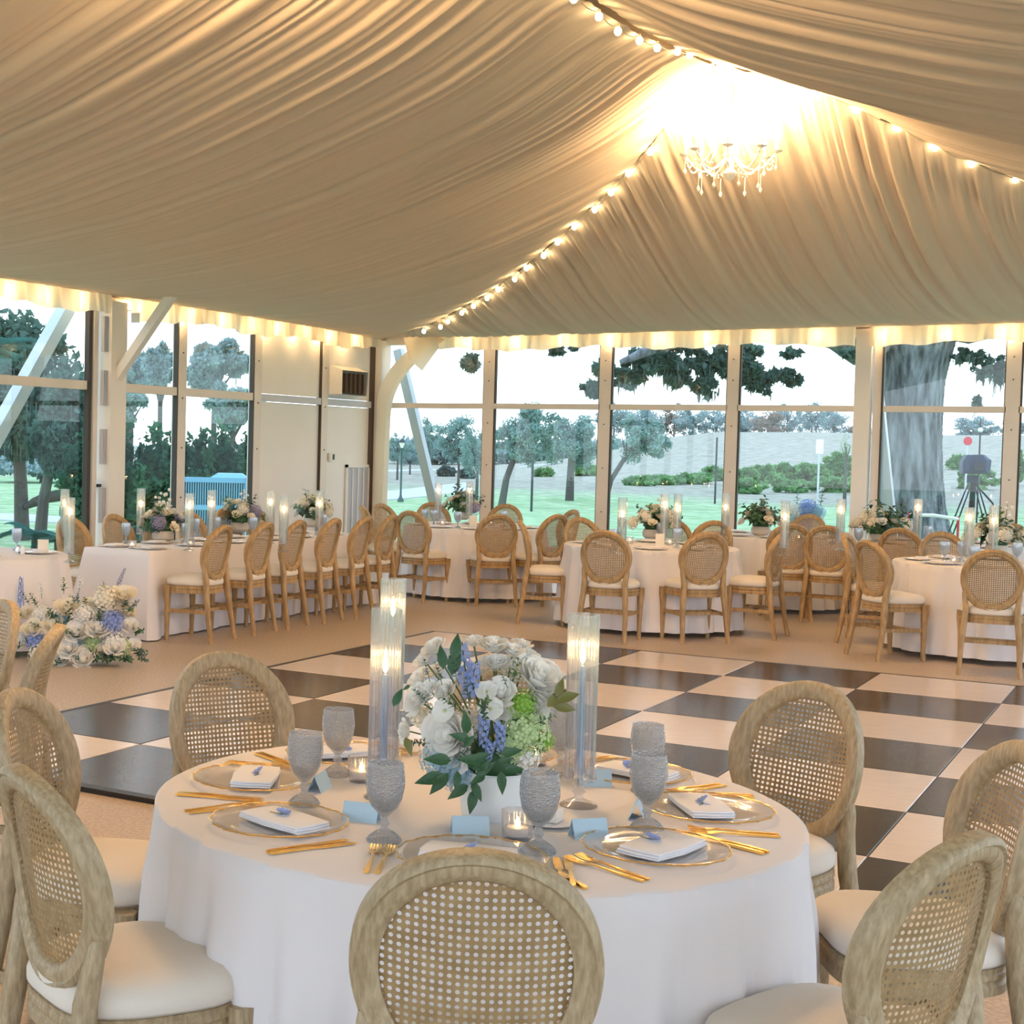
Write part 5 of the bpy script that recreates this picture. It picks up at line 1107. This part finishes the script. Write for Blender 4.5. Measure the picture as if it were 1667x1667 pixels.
bush('bush right of the oak trunk', 1565, 752, 24, 12, 60, M_BUSH, 900, .15); bush('bright bush behind the tripod', 1590, 780, 40, 16, 40, M_BUSH, 1500, .12); bush('bush at the right picture edge', 1650, 760, 20, 30, 45, M_BUSH, 1200, .12); bush('dark shrub at the foot of the oak trunk', 1420, 800, 16, 30, 24, M_HEDGE, 900, .07); bush('dark fern left of the oak strut', 1428, 835, 14, 16, 20, M_HEDGE, 700, .05)
# -- the great oak
OD = 25.0; k = OD/FPX; ob = atD(1480, 800, OD); og = float(gz(np.float64(ob[0]), np.float64(ob[1])))
oak = thing('live_oak', 'massive grey live oak trunk filling the window right of the white post', 'tree', (ob[0], ob[1], og))
b = MB(); R = []; rs = np.random.RandomState(8); NA = 220
KEY = [(905, 1408, 1560), (870, 1416, 1546), (830, 1424, 1537), (780, 1428, 1532), (720, 1428, 1530), (660, 1428, 1532), (620, 1428, 1535), (590, 1424, 1542), (560, 1412, 1550), (530, 1396, 1562), (490, 1370, 1590), (440, 1320, 1640)]
ang = np.linspace(0, 2*PI, NA, endpoint=False); vv = np.linspace(905, 440, 110); kv = [k_[0] for k_ in KEY][::-1]
for v in vv:
    ul = float(np.interp(v, kv, [k_[1] for k_ in KEY][::-1])); ur = float(np.interp(v, kv, [k_[2] for k_ in KEY][::-1]))
    A_ = Vector(atD(ul, v, OD)); B_ = Vector(atD(ur, v, OD)); c = (A_+B_)/2-Vector((ob[0], ob[1], og)); r_ = (B_-A_).length/2
    w_ = .35*np.sin(v*.045+3*ang)+.22*np.sin(v*.11+7*ang+1)+.12*np.sin(v*.31+13*ang)
    rd_ = 1-np.abs(np.sin(17*ang+4*w_))**.6*.038-np.abs(np.sin(31*ang+7*w_+1))**.7*.022+.02*np.sin(5*ang)
    R.append([(c.x+r_*q*math.cos(a), c.y+r_*.9*q*math.sin(a), c.z) for a, q in zip(ang, rd_)])
b.loft(R, True, False); b.build('trunk', M_BARK, oak, 80)
def oakloc(u, v, D): return Vector(atD(u, v, D))-Vector((ob[0], ob[1], og))
b = MB(); b.tube([oakloc(1430, 540, OD), oakloc(1400, 560, OD-.3), oakloc(1360, 540, OD-1), oakloc(1280, 520, OD-2), oakloc(1180, 535, OD-2.5), oakloc(1080, 560, OD-3), oakloc(1010, 590, OD-3)], [.42, .36, .28, .22, .16, .10, .04], 10); b.build('branch', M_BARK, oak)
b = MB(); b.tube([oakloc(1425, 560, OD), oakloc(1405, 590, OD-.2), oakloc(1398, 640, OD-.3)], [.30, .14, .03], 8); b.build('branch', M_BARK, oak)
b = MB(); b.tube([oakloc(1530, 520, OD), oakloc(1580, 540, OD-.4), oakloc(1640, 530, OD-1), oakloc(1720, 520, OD-2)], [.30, .2, .14, .05], 8); b.build('branch', M_BARK, oak)
for (u, v, rx, ry, n, ms) in [(765, 590, 16, 18, 340, 14), (905, 565, 14, 12, 160, 30), (935, 562, 10, 10, 120, 18), (965, 632, 22, 16, 420, 14), (985, 600, 22, 18, 420, 30), (1025, 615, 26, 22, 620, 40), (1050, 590, 34, 24, 800, 60), (1085, 585, 34, 26, 800, 70), (1100, 610, 26, 24, 500, 50), (1135, 590, 26, 26, 600, 60), (1150, 630, 22, 22, 520, 44), (1170, 590, 28, 28, 620, 60), (1215, 600, 30, 30, 800, 60), (1240, 625, 24, 20, 520, 40), (1280, 612, 26, 18, 500, 26), (1215, 570, 30, 14, 400, 20), (1290, 575, 20, 8, 160, 10), (1385, 575, 18, 8, 160, 20), (1570, 580, 20, 16, 200, 40), (1602, 600, 18, 30, 260, 30), (1632, 605, 14, 34, 320, 60), (1590, 655, 6, 16, 70, 8)]:
    rs = np.random.RandomState(int(u)); D = OD-2.6 if u < 1420 else OD-.5; c = oakloc(u, v, D); kk = D/FPX
    V, F = cloud(int(n*1.1), c, (rx*kk*1.1, rx*kk, ry*kk), .07, rs, 9); o = link('foliage', mesh_from('foliage', V, F, M_TREE), oak); o['kind'] = 'stuff'
    V, F = moss(c, (rx*kk, rx*kk*.6, ry*kk*.6), ry*kk*1.15, int(ms*.55)+2, rs, .022); o = link('moss', mesh_from('moss', V, F, M_MOSS), oak); o['kind'] = 'stuff'
# left windows
tree('big mossy oak filling the leftmost window', 20, 640, 120, 130, 30, M_TREE, 8000, .13, ms=200, base_u=40, tw=.13, nsub=44)
tree('drooping mossy tree left of the side post', 100, 690, 60, 105, 27, M_TREE, 4500, .11, ms=120, base_u=66, tw=.10, nsub=20)
tree('pale leafy tree above the hedge, first window past the post', 215, 605, 45, 40, 44, M_TREE3, 2200, .14, ms=60)
tree('bluish mossy tree above the hedge near the side mullion', 262, 600, 34, 44, 42, M_TREE3, 1900, .13, ms=80)
tree('mossy tree in the second window past the post', 350, 598, 62, 52, 40, M_TREE3, 3800, .13, ms=180)
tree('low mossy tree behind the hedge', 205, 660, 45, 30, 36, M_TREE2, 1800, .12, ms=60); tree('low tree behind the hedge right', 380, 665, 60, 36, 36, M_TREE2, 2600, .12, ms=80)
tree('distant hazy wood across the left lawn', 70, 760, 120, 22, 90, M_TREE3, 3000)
for i, u in enumerate((150, 205, 262, 320, 378, 432)):
    C_ = atD(u, 770, 25.0); g0 = float(gz(np.float64(C_[0]), np.float64(C_[1]))); top = atD(u, 700 if i < 3 else 708, 25.0)[2]-g0; rs = np.random.RandomState(50+i)
    t = thing('hedge_bush', 'clipped dark hedge bush behind the side windows, %s from the left' % ['first', 'second', 'third', 'fourth', 'fifth', 'sixth'][i], 'hedge', (C_[0], C_[1], g0), 0, 'hedge bushes')
    V, F = cloud(5200, (0, 0, top*.5), (.62, .5, top*.60), .065, rs, 40); o = link('foliage', mesh_from('foliage', V, F, M_HEDGE), t); o['kind'] = 'stuff'; MB().tube([(0, 0, -.1), (0, 0, top*.7)], .05, 6).build('stem', M_BARK2, t)
# louvred air unit outside
C_ = atD(352, 800, 21.0); g0 = float(gz(np.float64(C_[0]), np.float64(C_[1]))); kk = 21.0/FPX; top = atD(352, 778, 21.0)[2]-g0
t = thing('air_unit', 'blue-painted louvred air conditioning unit outside the side window', 'air unit', (C_[0], C_[1], g0), YAW)
W_ = 112*kk; MB().box((0, .35, top/2), (W_-.04, .66, top-.02)).build('body', M_ACD, t)
for z in (.03, top*.45, top*.72, top-.03): MB().box((0, .0, z), (W_, .04, .07)).build('rail', M_ACB, t)
for x in (-W_/2, W_/2-.04): MB().box((x, 0, top/2), (.08, .04, top)).build('stile', M_ACB, t)
for i in range(26): MB().box((-W_/2+.06+i*(W_-.12)/25, 0, top/2), (.014, .02, top-.06)).build('slat', M_ACB, t)
b = MB(); b.loft([[(-W_*.1, .0, top), (W_*.46, .0, top), (W_*.46, .66, top), (-W_*.1, .66, top)], [(.0, .07, top+.06), (W_*.36, .07, top+.06), (W_*.36, .6, top+.06), (.0, .6, top+.06)]]); b.build('fan_cowl', M_ACB, t)
# fallen branch and palms
b = MB(); P = [Vector(atD(u, v, 30)) for u, v in ((40, 826), (55, 818), (75, 810), (100, 806), (140, 808), (180, 814))]; b.tube([p-P[0] for p in P], [.05, .09, .11, .12, .11, .10], 8); o = b.build('fallen_branch', M_BARK2, None, 60, tuple(P[0])); tag(o, 'long grey bent branch arching over the left lawn', 'branch')
def frond(parent, base, d, L, droop, seed, mt=M_PALM):
    r = random.Random(seed); b = MB(); d = Vector(d).normalized(); side = d.cross(Vector((0, 0, 1))).normalized(); P = [Vector(base)+d*L*q/9+Vector((0, 0, -droop*(q/9)**2)) for q in range(10)]; b.tube(P, [.014*(1-.08*i) for i in range(10)], 5)
    for i in range(1, 10):
        for k in range(3):
            p = P[i-1].lerp(P[i], k/3)
            for sg in (-1, 1):
                l_ = L*.34*math.sin(PI*(i/10)**.7)+.04; e_ = p+side*sg*l_*.8+d*l_*.5+Vector((0, 0, -l_*.45)); w_ = d*.012; b.add([p-w_, p+w_, e_], [(0, 1, 2)])
    return b.build('frond', mt, parent, 0)
def palm(label, u, v, D, n, L, seed, zbase=None):
    p = atD(u, v, D); g0 = float(gz(np.float64(p[0]), np.float64(p[1]))); t = thing('palm', label, 'palm', (p[0], p[1], g0), 0, 'palms'); h = p[2]-g0
    MB().tube([(0, 0, 0), (0, 0, h)], .06 if h > 1 else .03, 8).build('trunk', M_BARK2, t); r = random.Random(seed)
    for i in range(n): a = i*2*PI/n+r.random(); frond(t, (0, 0, h), (math.cos(a), math.sin(a), r.uniform(.1, 1.1)), L*r.uniform(.8, 1.1), L*.5, seed+i)
palm('tall palm at the top left of the leftmost window', -30, 575, 22, 16, 1.1, 5); palm('low cycad palm on the left lawn under the window', 55, 868, 19.5, 12, .55, 9); palm('low cycad palm right of the other one', 92, 880, 19.2, 12, .5, 19); palm('cycad palm low in the dark side window', 215, 868, 19.5, 12, .6, 29)
# white van beyond path, lamp post, signs, tripod, barrier, hydrangea
L0 = Vector(gpt(652, 817)); dist = (L0-Vector((0, 0, EYE))).dot(Vector(AF)); H0 = 101*dist/FPX
t = thing('lamp_post', 'dark green lamp post with a lantern on the far lawn', 'lamp post', tuple(L0)); hs = H0/3.0
MB().lathe([(.16*hs, 0), (.16*hs, .10*hs), (.08*hs, .22*hs), (.05*hs, .35*hs), (.045*hs, 2.55*hs), (.07*hs, 2.6*hs)], 10, cap=True).build('post', M_TREE and mat('lamp_green', (.04, .09, .08), .5), t); MB().lathe([(.06*hs, 2.6*hs), (.16*hs, 2.85*hs), (.15*hs, 2.87*hs)], 6, cap=True).build('lantern', M_CARDW, t); MB().lathe([(.20*hs, 2.87*hs), (.10*hs, 3.0*hs), (.02*hs, 3.05*hs)], 6, cap=True).build('lantern_cap', M_BLK, t)
def sign(label, u, v, D, w_, h, mt, sides=4, mast=True):
    p = atD(u, v, D); g0 = float(gz(np.float64(p[0]), np.float64(p[1]))); t = thing('sign', label, 'sign', (p[0], p[1], g0), YAW); z = p[2]-g0
    MB().tube([(0, 0, 0), (0, 0, z)], .04*D/60, 6).build('pole', M_STEEL, t); b = MB(); n = sides; ph = PI/n
    b.loft([[(w_/2/math.cos(ph)*math.cos(2*PI*i/n+ph), y, z+h/2/math.cos(ph)*math.sin(2*PI*i/n+ph)) for i in range(n)] for y in (-.06, -.03)]); b.build('board', mt, t)
sign('small red octagonal sign beyond the tripod', 1575, 718, 90, .5, .5, M_RED, 8); sign('small white notice board in the meadow', 1334, 727, 80, .38, .75, M_WSIGN)
for (u, v0, v1, D, lb) in [(866, 748, 797, 60, 'thin dark pole beside the round oak'), (1166, 712, 752, 80, 'thin dark pole in the third back window')]:
    A_ = Vector(atD(u, v1, D)); B_ = Vector(atD(u, v0, D)); g0 = float(gz(np.float64(A_.x), np.float64(A_.y))); tag(MB().tube([(0, 0, 0), (0, 0, B_.z-g0)], .05, 6).build('pole', M_BLK, None, 40, (A_.x, A_.y, g0)), lb, 'pole')
pp = atD(1596, 700, 20.5); g0 = float(gz(np.float64(pp[0]), np.float64(pp[1])))
t = thing('pole_stand', 'thin upright pole with a white knob behind the tripod', 'pole', (pp[0], pp[1], g0)); MB().tube([(0, 0, 0), (0, 0, pp[2]-g0+.15)], .012, 6).build('pole', M_BLK, t); MB().ball((0, 0, pp[2]-g0), .035, 8, 6).build('knob', M_WSIGN, t)
TD_ = 19.6; hp = Vector(atD(1584, 790, TD_)); g0 = float(gz(np.float64(hp.x), np.float64(hp.y))); t = thing('tripod', 'black and blue tripod standing outside the right window', 'tripod', (hp.x, hp.y, g0)); h = hp.z-g0
for i, a in enumerate((-.5, 1.75, 3.75)):
    e_ = (.62*math.cos(a), .62*math.sin(a), 0); b = MB()
    for o_ in (-.02, .02): b.tube([(.05*math.cos(a)+o_, .05*math.sin(a), h), ((.05+.57*.5)*math.cos(a)+o_*1.6, (.05+.57*.5)*math.sin(a), h*.5)], .010, 6)
    b.tube([(.33*math.cos(a), .33*math.sin(a), h*.52), e_], .013, 6); b.build('leg', M_BLK, t); MB().box((.34*math.cos(a), .34*math.sin(a), h*.5), (.07, .05, .05)).build('clamp', M_TRIP, t)
MB().tube([(0, 0, h*.75), (0, 0, h+.05)], .035, 10).build('centre_column', M_BLK, t); MB().box((0, 0, h+.08), (.14, .12, .10)).build('head', M_TRIP, t); MB().tube([(0, 0, h+.05), (.25, -.1, h-.22), (.28, -.11, h-.30)], .012, 6).build('pan_handle', M_BLK, t)
cb = thing('video_camera', 'dark blue covered video camera on top of the tripod', 'camera', (hp.x, hp.y, g0+h+.13), .3)
b = MB(); b.loft([[(-.16*s_, y, .02+.10*(1-s_)), (.16*s_, y, .02+.10*(1-s_)), (.17*s_, y, .20), (.08*s_, y, .27), (-.12*s_, y, .26), (-.17*s_, y, .16)] for y, s_ in ((-.26, .6), (-.2, 1), (.05, 1), (.2, .8), (.26, .5))]); b.build('body', M_TRIP, cb); MB().lathe([(.05, 0), (.06, .10), (.05, .10)], 12, (0, 0, 0), cap=True).build('lens', M_BLK, cb, 40, (0, -.25, .12)).rotation_euler = (PI/2, 0, 0)
p1, p2 = Vector(gpt(1493, 900)), None
bx = atD(1502, 850, 19.2); bz = float(gz(np.float64(bx[0]), np.float64(bx[1])))
t = thing('barrier', 'low white bar on two red posts before the oak trunk', 'barrier', (bx[0], bx[1], bz)); e1 = Vector(atD(1480, 838, 19.2))-Vector((bx[0], bx[1], bz)); e2 = Vector(atD(1560, 845, 19.2))-Vector((bx[0], bx[1], bz)); MB().tube([e1, (e1+e2)/2+Vector((0, 0, .02)), e2], .022, 8).build('bar', M_WSIGN, t)
for e_ in (e1, e2): MB().tube([(e_.x, e_.y, 0), (e_.x, e_.y, e_.z+.03)], .016, 8).build('post', M_RED, t)
hy = atD(1312, 832, 18.0); hz = float(gz(np.float64(hy[0]), np.float64(hy[1])))
t = thing('hydrangea_bush', 'blue and white hydrangea outside behind the chair by the back glass', 'flowers', (hy[0], hy[1], hz)); hh = hy[2]-hz
MB().lathe([(.10, 0), (.16, .35), (.15, .36)], 14, cap=True).build('pot', M_BLK, t); MB().tube([(0, 0, .3), (0, 0, hh)], .03, 6).build('stem', M_STEM, t)
for (x, z, s_, kd) in ((-.12, 0, .12, 'hw'), (.02, .03, .12, 'hb'), (.14, -.01, .10, 'ha'), (.0, -.14, .13, 'hb'), (-.14, -.14, .1, 'ha'), (.14, -.15, .1, 'hw')): put(kd, t, (x, -.03, hh+z), s_, (x, -.4, .4), 0)
for a in ((-.1, .02), (.16, .06), (.1, -.1), (-.2, -.1)): put('sd', t, (a[0], 0, hh+a[1]), .2, (a[0], 0, .6), 0)
